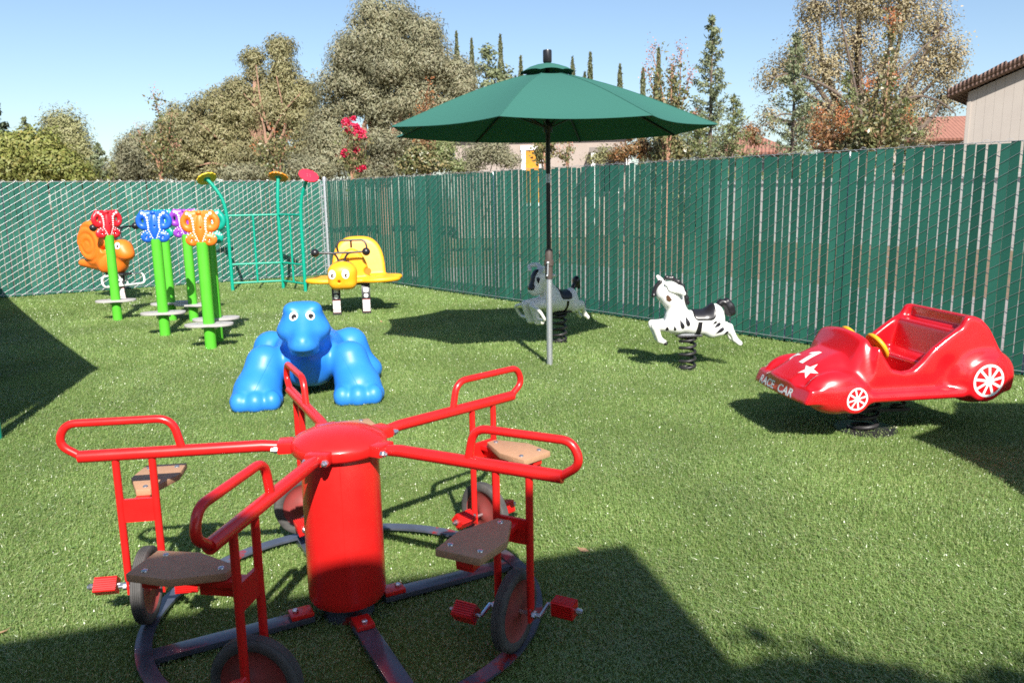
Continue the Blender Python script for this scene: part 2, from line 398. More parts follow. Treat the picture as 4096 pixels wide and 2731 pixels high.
# ---- slatted chain link fences
SLAT = island_mat('green_fence_slat', [(0.016, 0.098, 0.070), (0.021, 0.122, 0.089), (0.017, 0.106, 0.076), (0.030, 0.140, 0.104), (0.018, 0.114, 0.083)], rough=0.42, trans=0, spec=0.4, noise=(1.2, 0.85, 1.12))
WIRE = principled('galvanised_wire', (0.50, 0.51, 0.52), 0.40, metal=0.55)
def fence(name, a, d, n, L, label, gapw, wr):
    """a corner, d along, n outward; slats, front and back strands, top and bottom tension wires"""
    t = thing(name, label, 'fence', a, math.atan2(d.y, d.x))
    # local x along fence; local y: inside is on sgn side
    ins = -1 if Vector((0, 0, 1)).cross(d).dot(n) > 0 else 1
    pitch = 0.0885; V = []; nn = int(L / pitch)
    for i in range(nn):
        x = 0.075 + i * pitch + random.uniform(-.006, .006); ww = (pitch - gapw) / 2; tw = random.uniform(-.006, .006); zt = 1.985 + random.uniform(-.012, .012) - 0.006 * (i % 2)
        sk = random.uniform(-.005, .005)
        p = [(x - ww, -tw, 0.015), (x + ww, tw, 0.015), (x + ww + sk, tw, zt), (x - ww + sk, -tw, zt)]
        for (px, py, pz) in p: V.append((px, py - 0.0022, pz))
        for (px, py, pz) in p: V.append((px, py + 0.0022, pz))
    V = np.array(V); b = np.arange(nn)[:, None, None] * 8
    q = np.array([(0, 1, 2, 3), (7, 6, 5, 4), (0, 4, 5, 1), (1, 5, 6, 2), (2, 6, 7, 3), (3, 7, 4, 0)])
    arr_obj('slat_panel', V, (b + q[None]).reshape(-1, 4), SLAT, t)
    sl_, hs = 0.62, 0.182; H = 2.0; sh = []
    dirx = 1 if ins < 0 else -1                        # strands rise to the right as seen from inside
    Vw = []; Fw = []
    def strand(x0, x1, y):
        # clipped to the fence length
        z0, z1 = 0.02, H - 0.004
        def cut(xa, za, xb, zb):
            pts = []
            for (x, z) in ((xa, za), (xb, zb)):
                xc = min(max(x, 0.03), L); tt = (xc - xa) / (xb - xa); pts.append((xc, za + (zb - za) * tt))
            return pts
        (xa, za), (xb, zb) = cut(x0, z0, x1, z1)
        if abs(xa - xb) < 0.02: return
        o = len(Vw)
        for x, z in ((xa, za), (xb, zb)):
            for k in range(5):
                an = 2 * PI * k / 5; Vw.append((x + wr * math.sin(an) * 0.6, y + wr * math.cos(an), z + wr * math.sin(an)))
        for k in range(5): Fw.append((o + k, o + (k + 1) % 5, o + 5 + (k + 1) % 5, o + 5 + k))
    run = H / sl_; k = -run
    while k < L + run:
        strand(k, k + dirx * run, ins * 0.011); strand(k + hs / 2, k + hs / 2 - dirx * run, -ins * 0.011); k += hs
    arr_obj('chain_link_mesh', np.array(Vw), np.array(Fw), WIRE, t, True)
    tw = []
    for x in np.arange(0.1, L, 0.182):                # knuckled wire ends along the top
        tw.append(tube([(x - .02, ins * .009, 1.995), (x, 0, 2.014 + random.uniform(-.004, .004)), (x + .03, -ins * .009, 2.008 + random.uniform(-.004, .008))], 0.0019, 4))
    tw.append(tube([(0, ins * .004, 1.992), (L, ins * .004, 1.992)], 0.003, 5)); tw.append(tube([(0, ins * .012, 0.05), (L, ins * .012, 0.05)], 0.003, 5))
    obj('tension_wire', tw, WIRE, t)
    for x in np.arange(2.9, L, 2.9):
        obj('line_post', [lathe([(0.024, 0), (0.024, 1.96), (0.012, 1.98)], 12, (x, -ins * 0.045, 0))], STEEL, t)
    return t, ins
fl, insL = fence('slatted_fence', CORNER, LDIR, LN, 13, 'green slatted chain link fence with bright silver wires along the left back', 0.012, 0.0037)
fr, insR = fence('slatted_fence', CORNER, RDIR, RN, 21, 'long green slatted chain link fence running from the corner to the right edge', 0.0142, 0.0032)
cp = obj('corner_post', [lathe([(0.045, 0), (0.045, 2.03), (0.048, 2.032), (0.03, 2.07), (0.0, 2.075)], 20, (0.0, 0.0, 0))], STEEL, fl)
obj('tension_bar', [box((0.085, insL * 0.014, 1.0), (0.02, 0.006, 1.94))], STEEL, fl)
for z in (0.2, 0.5, 0.8, 1.1, 1.4, 1.65, 1.9):
    obj('tension_band', [lathe([(0.050, z - .013), (0.050, z + .013)], 18), box((0.07, insL * 0.012, z), (0.05, 0.02, 0.026))], STEEL, cp)

# ---- houses
STUCCO = principled('beige_stucco', (0.36, 0.30, 0.265), 0.9, bump=(30, 0.4), var=(1.5, (0.33, 0.275, 0.24)))
STUCCO2 = principled('grey_beige_wall', (0.22, 0.19, 0.17), 0.9, bump=(30, 0.4), var=(1.5, (0.19, 0.165, 0.15)))
TRIM = principled('white_trim', (0.78, 0.77, 0.74), 0.6)
GLASS = principled('dark_window_glass', (0.03, 0.035, 0.04), 0.08, spec=0.8)
lowwall(CORNER + RDIR * 4, CORNER + RDIR * 20, RN, 7.7, 0.0, 1.78, 'white wall glimpsed through the slats of the right fence')
lowwall(CORNER + LDIR * 1, CORNER + LDIR * 12, LN, 7.0, 0.0, 0.85, 'low grey beige wall glimpsed through the slats of the left fence', STUCCO2)
AMBER = principled('amber_curtain', (0.62, 0.27, 0.01), 0.6, var=(6, (0.45, 0.17, 0.008)))
def tile_mat(name, c1, c2, s=6.0):
    m = principled(name, c1, 0.85, var=(3, c2)); n = m.node_tree.nodes; l = m.node_tree.links; b = n['Principled BSDF']
    tc = n.new('ShaderNodeTexCoord'); wv = n.new('ShaderNodeTexWave'); wv.wave_type = 'BANDS'; wv.bands_direction = 'Z'; wv.inputs['Scale'].default_value = s; wv.wave_profile = 'SAW'
    wx = n.new('ShaderNodeTexWave'); wx.bands_direction = 'X'; wx.inputs['Scale'].default_value = s * 0.6
    l.new(tc.outputs['Object'], wv.inputs['Vector']); l.new(tc.outputs['Object'], wx.inputs['Vector'])
    ad = n.new('ShaderNodeMath'); ad.operation = 'ADD'; l.new(wv.outputs['Fac'], ad.inputs[0]); l.new(wx.outputs['Fac'], ad.inputs[1])
    bu = n.new('ShaderNodeBump'); bu.inputs['Strength'].default_value = 0.9; bu.inputs['Distance'].default_value = 0.05
    l.new(ad.outputs[0], bu.inputs['Height']); l.new(bu.outputs['Normal'], b.inputs['Normal']); return m
TERRA = tile_mat('terracotta_tiles', (0.30, 0.135, 0.095), (0.25, 0.11, 0.08), 2.6)
BROWNT = tile_mat('brown_roof_tiles', (0.27, 0.17, 0.14), (0.19, 0.115, 0.095))
def hip(L, D, z0, h, ov=0.5, th=0.12):
    x, y = L / 2 + ov, D / 2 + ov; r = max(0.0, L / 2 - D / 2 * 0.9)
    V = [(-x, -y, z0), (x, -y, z0), (x, y, z0), (-x, y, z0), (-x, -y, z0 + th), (x, -y, z0 + th), (x, y, z0 + th), (-x, y, z0 + th), (-r, 0, z0 + h), (r, 0, z0 + h)]
    return V, [(0, 3, 2, 1), (0, 1, 5, 4), (1, 2, 6, 5), (2, 3, 7, 6), (3, 0, 4, 7), (4, 5, 9, 8), (6, 7, 8, 9), (5, 6, 9), (7, 4, 8)]
# mid house behind the umbrella
p = at(1240, 400, 31)
h1 = thing('beige_house', 'pale beige house wall with an amber curtained window seen below the umbrella', 'house', (p.x, p.y, 0), R(-6))
obj('wall', [box((0, 3, 2.0), (6.6, 6, 4.0))], STUCCO, h1, False)
rf = obj('roof', [hip(6.6, 6, 4.0, 0.8)], TERRA, h1, False); rf.location = (0, 3, 0)
for wx in (-0.62,):
    wf = obj('window', [box((wx, -0.035, 2.35), (0.16, 0.07, 2.0)), box((wx + 0.68, -0.035, 2.35), (0.16, 0.07, 2.0)), box((wx + .34, -0.036, 3.42), (0.9, 0.075, 0.16)), box((wx + .34, -0.036, 1.28), (0.9, 0.075, 0.14))], TRIM, h1, False)
    obj('pane', [box((wx + .34, -0.02, 2.35), (0.52, 0.02, 2.0))], AMBER, wf, False)
obj('porch_beam', [box((2.7, -0.9, 3.2), (1.6, 1.8, 0.18))], STUCCO2, h1, False)
obj('porch_post', [box((2.05, -1.7, 1.6), (0.16, 0.16, 3.1))], TRIM, h1, False)
obj('porch_post', [box((3.3, -1.7, 1.6), (0.16, 0.16, 3.1))], TRIM, h1, False)
wf = obj('window', [box((2.7, -0.03, 2.3), (0.8, 0.06, 1.3))], TRIM, h1, False); obj('pane', [box((2.7, -0.065, 2.3), (0.64, 0.02, 1.14))], GLASS, wf, False)
# small terracotta house
p = at(1722, 352, 46)
h2 = thing('tiled_house', 'low house with sunlit terracotta hip roof right of the tall conifer', 'house', (p.x, p.y, 0), R(-18))
obj('wall', [box((0, 3, 1.85), (3.8, 6, 3.7))], STUCCO2, h2, False)
rf = obj('roof', [hip(3.8, 6, 3.7, 1.45, 0.6)], TERRA, h2, False); obj('chimney', [box((-0.9, 2.5, 5.1), (0.35, 0.35, 0.6))], TERRA, rf, False)
for wx in (0.9,):
    wf = obj('window', [box((wx, -0.03, 2.9), (0.8, 0.06, 0.9))], TRIM, h2, False); obj('pane', [box((wx, -0.065, 2.9), (0.62, 0.02, 0.72))], GLASS, wf, False)
for f in ('roof',): bpy.data.objects[rf.name].location = (0, 3, 0)
# long roof by the right house
p = at(2190, 330, 44)
h3 = thing('tiled_house', 'house with long pinkish tiled roof left of the beige gable', 'house', (p.x, p.y, 0), R(-8))
obj('wall', [box((0, 3.2, 2.1), (11, 6, 4.2))], STUCCO, h3, False)
rf = obj('roof', [hip(11, 6, 4.2, 1.55, 0.5)], TERRA, h3, False); rf.location = (0, 3.2, 0)
obj('vent_pipe', [lathe([(0.09, 5.4), (0.09, 6.0)], 10, (-0.4, 0, 0))], TERRA, rf)
# right house with rake of brown tiles
def siding():
    m = principled('pale_board_siding', (0.42, 0.375, 0.335), 0.75, var=(2.0, (0.39, 0.345, 0.31)))
    n = m.node_tree.nodes; l = m.node_tree.links; b = n['Principled BSDF']
    tc = n.new('ShaderNodeTexCoord'); sp = n.new('ShaderNodeSeparateXYZ'); l.new(tc.outputs['Object'], sp.inputs[0])
    mm = n.new('ShaderNodeMath'); mm.operation = 'PINGPONG'; mm.inputs[1].default_value = 0.1; l.new(sp.outputs[0], mm.inputs[0])
    cm = n.new('ShaderNodeMath'); cm.operation = 'LESS_THAN'; cm.inputs[1].default_value = 0.006; l.new(mm.outputs[0], cm.inputs[0])
    bu = n.new('ShaderNodeBump'); bu.inputs['Strength'].default_value = 1.0; bu.inputs['Distance'].default_value = -0.012
    l.new(cm.outputs[0], bu.inputs['Height']); l.new(bu.outputs['Normal'], b.inputs['Normal']); return m
SIDING = siding()
p = at(2214, 330, 21.0); d_ = R(-39)
h4 = thing('gabled_house', 'tall beige sided gable end with a brown tiled rake at the right edge', 'house', (p.x, p.y, 0), d_)
SL = 0.40; EH = at(2214, 213, 21.0).z
obj('wall', [([(0, 0, 0), (9, 0, 0), (9, 0, EH), (4.5, 0, EH + 4.5 * SL), (0, 0, EH), (0, 9, 0), (9, 9, 0), (9, 9, EH), (4.5, 9, EH + 4.5 * SL), (0, 9, EH)],
             [(0, 1, 2, 3, 4), (5, 9, 8, 7, 6), (0, 4, 9, 5), (1, 6, 7, 2)])], SIDING, h4, False)
def slab(x0, x1, y0, y1, th=0.11):
    f = lambda x: EH + 0.05 + (x if x <= 4.5 else 9 - x) * SL
    return [(x0, y0, f(x0)), (x1, y0, f(x1)), (x1, y1, f(x1)), (x0, y1, f(x0)), (x0, y0, f(x0) + th), (x1, y0, f(x1) + th), (x1, y1, f(x1) + th), (x0, y1, f(x0) + th)], box((0, 0, 0), (1, 1, 1))[1]
rf = obj('roof', [slab(-0.42, 4.5, -0.40, 9.5), slab(4.5, 9.65, -0.40, 9.5)], BROWNT, h4, False)
rt_ = []
for i in range(8):                                    # barrel tiles capping the rake
    x = -0.40 + i * 0.62; z = EH + 0.05 + x * SL + 0.13
    rt_.append(tube([(x, -0.37, z - 0.01), (x + 0.65, -0.37, z + 0.65 * SL + 0.03)], [0.07, 0.095], 12))
obj('rake_tile', rt_, BROWNT, rf)
obj('corner_board', [box((0.04, -0.015, EH / 2 - 0.1), (0.09, 0.04, EH - 0.25))], SIDING, h4, False)
obj('trim_board', [box((3.9, -0.03, EH - 0.05), (5.0, 0.06, 0.14))], STUCCO, h4, False)

# ================================================================== TREES
BARK = principled('grey_brown_bark', (0.16, 0.12, 0.095), 0.9, bump=(14, 0.8), var=(5, (0.10, 0.075, 0.06)))
PINKBARK = principled('pinkish_bark', (0.36, 0.20, 0.135), 0.8, bump=(10, 0.6), var=(3, (0.22, 0.14, 0.10)))
def leafmesh(P, size, asp, droop, name, mat, parent, spread=1.0, up=0.0, guide=None, gk=1.0):
    n = len(P); a = rng.normal(0, 1, (n, 3)) * spread; a[:, 2] += -droop + up; a /= np.linalg.norm(a, axis=1)[:, None]
    if guide is None: b = np.cross(a, rng.normal(0, 1, (n, 3)))
    else:                                               # leaves of a clump turn their faces outwards
        gd = guide + np.array([0, 0, .25]); gd = gd / (np.linalg.norm(gd, axis=1)[:, None] + 1e-6) * gk + rng.normal(0, .30, (n, 3)); gd /= np.linalg.norm(gd, axis=1)[:, None]
        a = a - gd * (a * gd).sum(1)[:, None]; a /= np.linalg.norm(a, axis=1)[:, None] + 1e-9; b = np.cross(gd, a)
    b /= np.linalg.norm(b, axis=1)[:, None] + 1e-9
    L = size * rng.uniform(0.6, 1.35, n)[:, None]; W = L * asp
    v = np.stack([P - a * L * .5, P - b * W * .5 - a * L * .05, P + a * L * .5, P + b * W * .5 - a * L * .05], 1).reshape(-1, 3)
    return arr_obj(name, v, np.arange(4 * n).reshape(-1, 4), mat, parent)
def lobe_points(lobes, Y, n_cl, n_lf, cl_r, shell=0.33, squash=0.7, depth=0.8):
    """lobes in photo pixels (cx, cy, rx, ry) at distance Y -> leaf points gathered in clumps; clumps also returned"""
    out = []; cl = []; gd = []
    area = np.array([l[2] * l[3] for l in lobes], float); area /= area.sum()
    for (cx, cy, rx, ry), ar in zip(lobes, area):
        c = at(cx, cy, Y); k = Y / 1807; r = np.array([rx * k, depth * (rx + ry) / 2 * k, ry * k]); r = np.maximum(r * .35, r - .35 * cl_r)
        m = max(3, int(n_cl * ar)); u = rng.normal(0, 1, (m, 3)); u /= np.linalg.norm(u, axis=1)[:, None]
        rad = rng.uniform(0.15, 1, m) ** shell
        cc = np.array(c) + u * rad[:, None] * r; cl.append(cc)
        sz = cl_r * rng.uniform(0.5, 1.4, m)
        for q, s_ in zip(cc, sz):
            kk = max(4, int(n_lf * (s_ / cl_r) ** 2 * rng.uniform(0.6, 1.3)))
            e = rng.normal(0, 1, (kk, 3)); e /= np.linalg.norm(e, axis=1)[:, None]; e *= (rng.uniform(0.05, 1, kk) ** .45)[:, None] * rng.normal(1, .12, (kk, 1))
            out.append(q + e * s_ * np.array([1, 1, squash])); gd.append(e + 0.35 * (q - np.array(c)) / r)
    P = np.concatenate(out); gd = np.concatenate(gd); ok = P[:, 2] > 0.3
    return P[ok], np.concatenate(cl), gd[ok]
def limbs(base, lobes, Y, r0, mat, parent, lean=0.5, name='trunk', top=None, extra=None):
    sh = []; b = Vector(base); z_top = top if top else 3.0
    fork = Vector((b.x, b.y, z_top)); sh.append(tube(bez([b, b + (fork - b) * .5 + Vector((random.uniform(-.1, .1), 0, 0)), fork], 6), [r0 * (1 - 0.35 * i / 12) for i in range(13)], 8))
    for (cx, cy, rx, ry) in lobes:
        c = at(cx, cy, Y); m = (fork + c) / 2 + Vector((random.uniform(-1, 1), random.uniform(-1, 1), random.uniform(-.6, .2))) * r0 * 2
        pts = bez([fork - Vector((0, 0, r0)), m, c], 7); sh.append(tube(pts, [r0 * .6 * (1 - .85 * i / (len(pts) - 1)) + .012 for i in range(len(pts))], 6))
    for pts in extra or []:
        q = bez([at(*a, Y - 0.9) for a in pts], 6); sh.append(tube(q, [r0 * .19 * (1 - .8 * i / (len(q) - 1)) + .01 for i in range(len(q))], 6))
    return obj(name, sh, mat, parent)
def lobed_tree(name, label, lobes, Y, trunk_px, leafmat, bark, n_cl, n_lf, cl_r, leaf, asp, droop, r0, top, shell=0.33, group=None, extra=None, spread=1.0, squash=0.7, sub=0, depth=0.8):
    b = at(trunk_px, 400, Y); t = thing(name, label, 'tree', (b.x, b.y, 0), 0, group)
    P, cl, gd = lobe_points(lobes, Y, n_cl, n_lf, cl_r, shell, squash, depth)
    off = np.array([b.x, b.y, 0])
    leafmesh(P - off, leaf, asp, droop, 'crown', leafmat, t, spread, 0.0, gd)
    tr = limbs((b.x, b.y, -0.05), lobes, Y, r0, bark, t, top=top, extra=extra)
    tr.data.transform(Matrix.Translation((-b.x, -b.y, 0)))
    if sub:                                            # twigs out to the clumps
        sh = []
        for q in cl[rng.permutation(len(cl))[:sub]]:
            a = Vector(q); i = min(lobes, key=lambda l: (at(l[0], l[1], Y) - a).length); s0 = at(i[0], i[1], Y)
            m = (a + s0) / 2 + Vector(rng.normal(0, .12, 3)) + Vector((0, 0, .1)); sh.append(tube(bez([s0, m, a], 4), [.03, .026, .022, .02, .016, .013, .010, .008, .006], 4))
        tw = obj('twigs', sh, bark, t); tw.data.transform(Matrix.Translation((-b.x, -b.y, 0)))
    return t
EUA = island_mat('olive_gum_leaves', [(0.264, 0.255, 0.122), (0.312, 0.295, 0.15), (0.288, 0.279, 0.136), (0.346, 0.32, 0.17), (0.333, 0.281, 0.15), (0.278, 0.271, 0.133)], 0.5, 0.38, noise=(0.38, 0.68, 1.22))
EUB = island_mat('grey_gum_leaves', [(0.264, 0.265, 0.161), (0.306, 0.301, 0.188), (0.28, 0.281, 0.175), (0.33, 0.314, 0.198), (0.32, 0.284, 0.179), (0.268, 0.271, 0.173)], 0.5, 0.38, noise=(0.38, 0.68, 1.22))
lobed_tree('gum_tree', 'olive gum tree with bare pink limbs and two high tufts, left of the taller gum',
    [(430, 320, 75, 75), (500, 260, 65, 58), (570, 250, 70, 60), (640, 260, 62, 70), (690, 240, 48, 62), (640, 125, 30, 36), (655, 175, 30, 34), (583, 138, 22, 24), (585, 180, 20, 26), (545, 200, 22, 26), (710, 320, 45, 80), (625, 215, 45, 34),
     (470, 375, 90, 50), (590, 370, 110, 50), (395, 285, 40, 45), (540, 320, 80, 50)], 40, 612, EUA, PINKBARK, 520, 330, 0.60, 0.17, 0.30, 1.0, 0.34, 3.6,
    extra=[[(612, 330), (600, 270), (560, 215)], [(612, 330), (650, 260), (690, 215)], [(520, 335), (480, 300), (455, 280)], [(530, 385), (490, 375), (450, 382)], [(640, 330), (655, 290), (650, 250), (635, 175)], [(620, 300), (600, 240), (588, 150)]])
lobed_tree('gum_tree', 'tallest grey green gum tree, its dense domed crown reaching the top of the photo',
    [(880, 42, 75, 52), (850, 95, 80, 55), (940, 90, 85, 58), (810, 130, 55, 52), (880, 165, 95, 60), (985, 155, 80, 58), (1045, 190, 58, 52), (790, 215, 58, 55), (860, 245, 70, 50), (940, 235, 70, 52), (1015, 255, 70, 48),
     (755, 290, 42, 62), (760, 365, 50, 50), (880, 330, 48, 45), (950, 330, 60, 55), (1010, 320, 60, 50), (870, 390, 70, 32), (810, 320, 30, 30)], 37, 880, EUB, PINKBARK, 430, 480, 0.72, 0.165, 0.30, 1.0, 0.36, 3.4)
lobed_tree('gum_sapling', 'rounded grey green gum bush at the left foot of the olive gum',
    [(300, 370, 34, 50), (335, 340, 38, 45), (360, 380, 45, 40), (278, 400, 20, 22)], 43, 335, EUB, BARK, 90, 520, 0.85, 0.17, 0.30, 1.0, 0.16, 2.0)
YG = island_mat('yellow_green_leaves', [(0.185, 0.216, 0.048), (0.271, 0.294, 0.077), (0.219, 0.245, 0.059), (0.305, 0.294, 0.094), (0.16, 0.197, 0.048), (0.305, 0.255, 0.071)], 0.55, 0.3, noise=(0.5, 0.75, 1.2))
LG = island_mat('light_cedar_leaves', [(0.252, 0.264, 0.111), (0.321, 0.316, 0.149), (0.281, 0.283, 0.127), (0.34, 0.311, 0.164)], 0.55, 0.25, noise=(0.5, 0.8, 1.2))
DG = island_mat('dark_needles', [(0.042, 0.068, 0.035), (0.075, 0.105, 0.056), (0.057, 0.087, 0.045), (0.098, 0.12, 0.072)], 0.55, 0.15)
MG = island_mat('blue_green_needles', [(0.147, 0.187, 0.096), (0.228, 0.257, 0.141), (0.183, 0.218, 0.111), (0.273, 0.288, 0.164)], 0.55, 0.2)
RW = island_mat('fresh_redwood_needles', [(0.136, 0.18, 0.06), (0.224, 0.262, 0.102), (0.176, 0.217, 0.076), (0.304, 0.285, 0.145), (0.16, 0.188, 0.085)], 0.55, 0.25)
lobed_tree('yellow_green_tree', 'broad yellow green tree turning autumn gold at the far left',
    [(25, 370, 50, 50), (75, 335, 42, 42), (110, 375, 48, 42), (150, 385, 40, 35), (40, 330, 25, 25), (0, 400, 50, 28), (90, 405, 60, 22), (180, 405, 28, 18)], 33, 70, YG, BARK, 150, 300, 0.62, 0.16, 0.5, 0.3, 0.17, 1.9)
lobed_tree('feathery_cedar', 'pale feathery green cedar behind the yellow green tree',
    [(130, 305, 22, 38), (160, 320, 28, 48), (150, 365, 48, 45), (190, 370, 26, 42), (200, 400, 22, 22)], 42, 160, LG, BARK, 130, 300, 0.75, 0.20, 0.24, 0.2, 0.2, 3.0, squash=1.3)

def conifer(name, label, px, ytop, Y, half_px, leafmat, n_br=120, leaf=0.16, up=0.35, dens=26, ybase=None, bark=BARK, group=None, gap=0.12, sway=0.0, droop=0.0, lowz=0.5):
    topp = at(px, ytop, Y); H = topp.z; k = Y / 1807; Rm = half_px * k
    t = thing(name, label, 'tree', (topp.x, topp.y, 0), 0, group)
    obj('trunk', [tube([(0, 0, -.05), (0.02, 0, H * .5), (0, 0, H * .99)], [max(.05, H * .016), H * .009, .006], 7)], bark, t)
    P = []; sh = []
    for i in range(n_br):
        f = (i + rng.uniform(0, 1)) / n_br; z = lowz + (H - lowz) * f; L = 1.75 * Rm * (1 - f) ** 0.86 * rng.uniform(0.5, 1.12) + 0.05
        if rng.uniform() < gap: L *= 0.5
        a = rng.uniform(0, 2 * PI); d = np.array([math.cos(a), math.sin(a), 0.0])
        end = d * L + np.array([0, 0, (up - droop) * L]); sag = np.array([0, 0, -0.12 * L])
        if L > 0.25: sh.append(tube([(0, 0, z), tuple(np.array([0, 0, z]) + end * .5 + sag), tuple(np.array([0, 0, z]) + end)], [.018, .012, .005], 4))
        m = int(dens * (0.3 + .75 * L / Rm)) + 6; s = rng.uniform(0.10, 1.05, m) ** 0.7
        q = np.array([0, 0, z]) + s[:, None] * end + (4 * s * (1 - s))[:, None] * sag
        P.append(q + rng.normal(0, 1, (m, 3)) * np.array([.085, .085, .06]) * (0.4 + L * .45))
    leafmesh(np.concatenate(P), leaf, 0.3, 0.0, 'crown', leafmat, t, 1.0, up=0.55)
    if sh: obj('branches', sh, bark, t)
    return t
conifer('conifer_tree', 'very dark conifer cut by the left edge of the photo', -8, 238, 38, 52, DG, 108, 0.216, 0.1, 64)
conifer('conifer_tree', 'small dark conifer peak between the left edge and the cedar', 55, 268, 44, 40, MG, 79, 0.216, 0.2, 49)
conifer('conifer_tree', 'little pointed conifer standing alone in the low gap of the skyline', 222, 330, 40, 40, MG, 79, 0.187, 0.25, 49)
conifer('conifer_tree', 'tiny pale conifer tip just above the left fence beside the gap', 256, 372, 38, 26, LG, 43, 0.173, 0.25, 41)
conifer('redwood_tree', 'tall straight blue green redwood right of the umbrella', 1637, 38, 24, 62, MG, 151, 0.122, 0.32, 64)
conifer('redwood_tree', 'fresh green young redwood in front of the tall one', 1685, 222, 21.5, 62, RW, 108, 0.094, 0.42, 57)
conifer('redwood_tree', 'bushy light green redwood low under the umbrella tip', 1610, 270, 21, 62, RW, 108, 0.094, 0.35, 57)
conifer('redwood_tree', 'dark redwood standing in front of the golden birch', 1830, 78, 23, 62, MG, 136, 0.115, 0.3, 64)
conifer('redwood_tree', 'grey green redwood half hidden behind the pink seeded crape myrtle', 1545, 150, 27, 45, MG, 93, 0.130, 0.3, 49)
conifer('redwood_tree', 'light green redwood below the right side of the golden birch', 2080, 225, 23, 62, RW, 86, 0.108, 0.38, 45)
conifer('redwood_tree', 'fresh green redwood behind the orange topped crape myrtle', 1950, 165, 25, 48, RW, 86, 0.115, 0.34, 49)
CYP = island_mat('cypress_scales', [(0.093, 0.112, 0.054), (0.153, 0.168, 0.085), (0.119, 0.136, 0.068), (0.187, 0.192, 0.102)], 0.6, 0.15)
def cypress(px, ytop, label, Y=75, half=8):
    topp = at(px, ytop, Y); H = topp.z; rr = half * Y / 1807
    t = thing('cypress_tree', label, 'tree', (topp.x, topp.y, 0), 0, 'thin cypresses along the skyline')
    obj('trunk', [tube([(0, 0, -.05), (0, 0, H * .95)], [.16, .02], 6)], BARK, t)
    n = 2600; f = rng.uniform(0.1, 1, n); r = rr * np.minimum(1, (1 - f) * 4.2) ** 0.8 * (1 + .18 * np.sin(f * 40 + rng.uniform(0, 6))) * rng.uniform(0.5, 1.05, n) ** .5
    a = rng.uniform(0, 2 * PI, n); P = np.c_[r * np.cos(a), r * np.sin(a), f * H]
    leafmesh(P, 0.42, 0.3, 0, 'crown', CYP, t, 0.5, up=1.0)
for px, y, lb in [(1048, 75, 'leftmost thin cypress tip, rising out of the tallest gum'), (1083, 90, 'thin cypress tip left of the airy round headed tree'), (1149, 82, 'tallest thin cypress, left of the umbrella peak'),
                  (1196, 130, 'short cypress tip just left of the umbrella finial'), (1315, 132, 'short cypress tip first to the right of the umbrella finial'), (1343, 168, 'lowest cypress tip, touching the umbrella beside a taller one'), (1356, 122, 'taller cypress spire above the right slope of the umbrella'),
                  (1424, 150, 'cypress spire alone in clear sky above the right half of the umbrella'), (1477, 158, 'cypress spire just left of the pink seeded crape myrtle'), (1513, 112, 'cypress spire showing through the pink seeded crape myrtle')]:
    cypress(px, y, lb)
AIRY = island_mat('airy_green_leaves', [(0.15, 0.18, 0.088), (0.225, 0.247, 0.128), (0.18, 0.21, 0.104)], 0.55, 0.25)
lobed_tree('airy_tree', 'small airy round headed tree between two cypresses left of the umbrella',
    [(1120, 122, 20, 20), (1112, 155, 22, 18), (1135, 165, 22, 18), (1165, 185, 20, 16), (1125, 195, 28, 18), (1170, 160, 12, 12), (1140, 215, 40, 20)], 60, 1118, AIRY, BARK, 80, 26, 0.6, 0.34, 0.4, 0.1, 0.13, 8.0, shell=.5)
BIR = island_mat('golden_birch_leaves', [(0.328, 0.269, 0.151), (0.395, 0.333, 0.182), (0.298, 0.262, 0.158), (0.407, 0.326, 0.158), (0.365, 0.301, 0.213), (0.274, 0.25, 0.151)], 0.5, 0.32, noise=(0.35, 0.75, 1.25))
lobed_tree('golden_birch', 'large airy tree with golden autumn leaves reaching above the photo at upper right',
    [(1880, 25, 70, 42), (1970, 20, 75, 45), (2070, 40, 75, 55), (2150, 70, 60, 58), (2195, 140, 38, 60), (2130, 160, 62, 45), (1960, 100, 72, 48), (1860, 95, 42, 38), (1830, 140, 48, 40), (1780, 175, 40, 26), (1900, 170, 72, 45),
     (2020, 160, 62, 55), (2170, 225, 42, 32), (1770, 270, 32, 36), (2090, 235, 60, 42), (2000, 245, 60, 45), (1900, 250, 62, 45), (2110, 300, 42, 38), (1840, 300, 50, 36), (1975, -30, 110, 40), (2090, -20, 90, 40)],
    29, 1985, BIR, BARK, 430, 120, 0.50, 0.095, 0.5, 0.5, 0.22, 3.2, shell=0.45, squash=1.25, sub=420,
    extra=[[(1985, 300), (1960, 180), (1935, 60), (1925, 0)], [(1985, 300), (2040, 200), (2110, 120), (2180, 60)], [(1990, 280), (2090, 225), (2150, 230), (2195, 262)], [(1980, 260), (1900, 200), (1820, 170), (1770, 180)], [(1975, 310), (1870, 280), (1800, 262), (1755, 290)]])
# ---- crape myrtles just beyond the fence: a few slim stems, big leaves along them, seed heads or flowers on top
CML = island_mat('crape_leaves', [(0.09, 0.116, 0.038), (0.18, 0.189, 0.075), (0.128, 0.145, 0.053), (0.3, 0.232, 0.105), (0.225, 0.217, 0.105)], 0.38, 0.25, spec=0.6)
CMR = island_mat('rust_leaves', [(0.25, 0.119, 0.048), (0.375, 0.182, 0.08), (0.15, 0.119, 0.048), (0.3, 0.154, 0.08)], 0.5, 0.25)
SEED = island_mat('pink_seed_heads', [(0.42, 0.20, 0.15), (0.34, 0.15, 0.10), (0.48, 0.27, 0.20)], 0.7, 0.1)
FLOW = island_mat('crimson_flowers', [(0.70, 0.02, 0.09), (0.80, 0.05, 0.14), (0.60, 0.01, 0.07)], 0.6, 0.25)
ORG = island_mat('orange_seed_heads', [(0.48, 0.17, 0.06), (0.40, 0.13, 0.05), (0.52, 0.24, 0.10)], 0.7, 0.15)
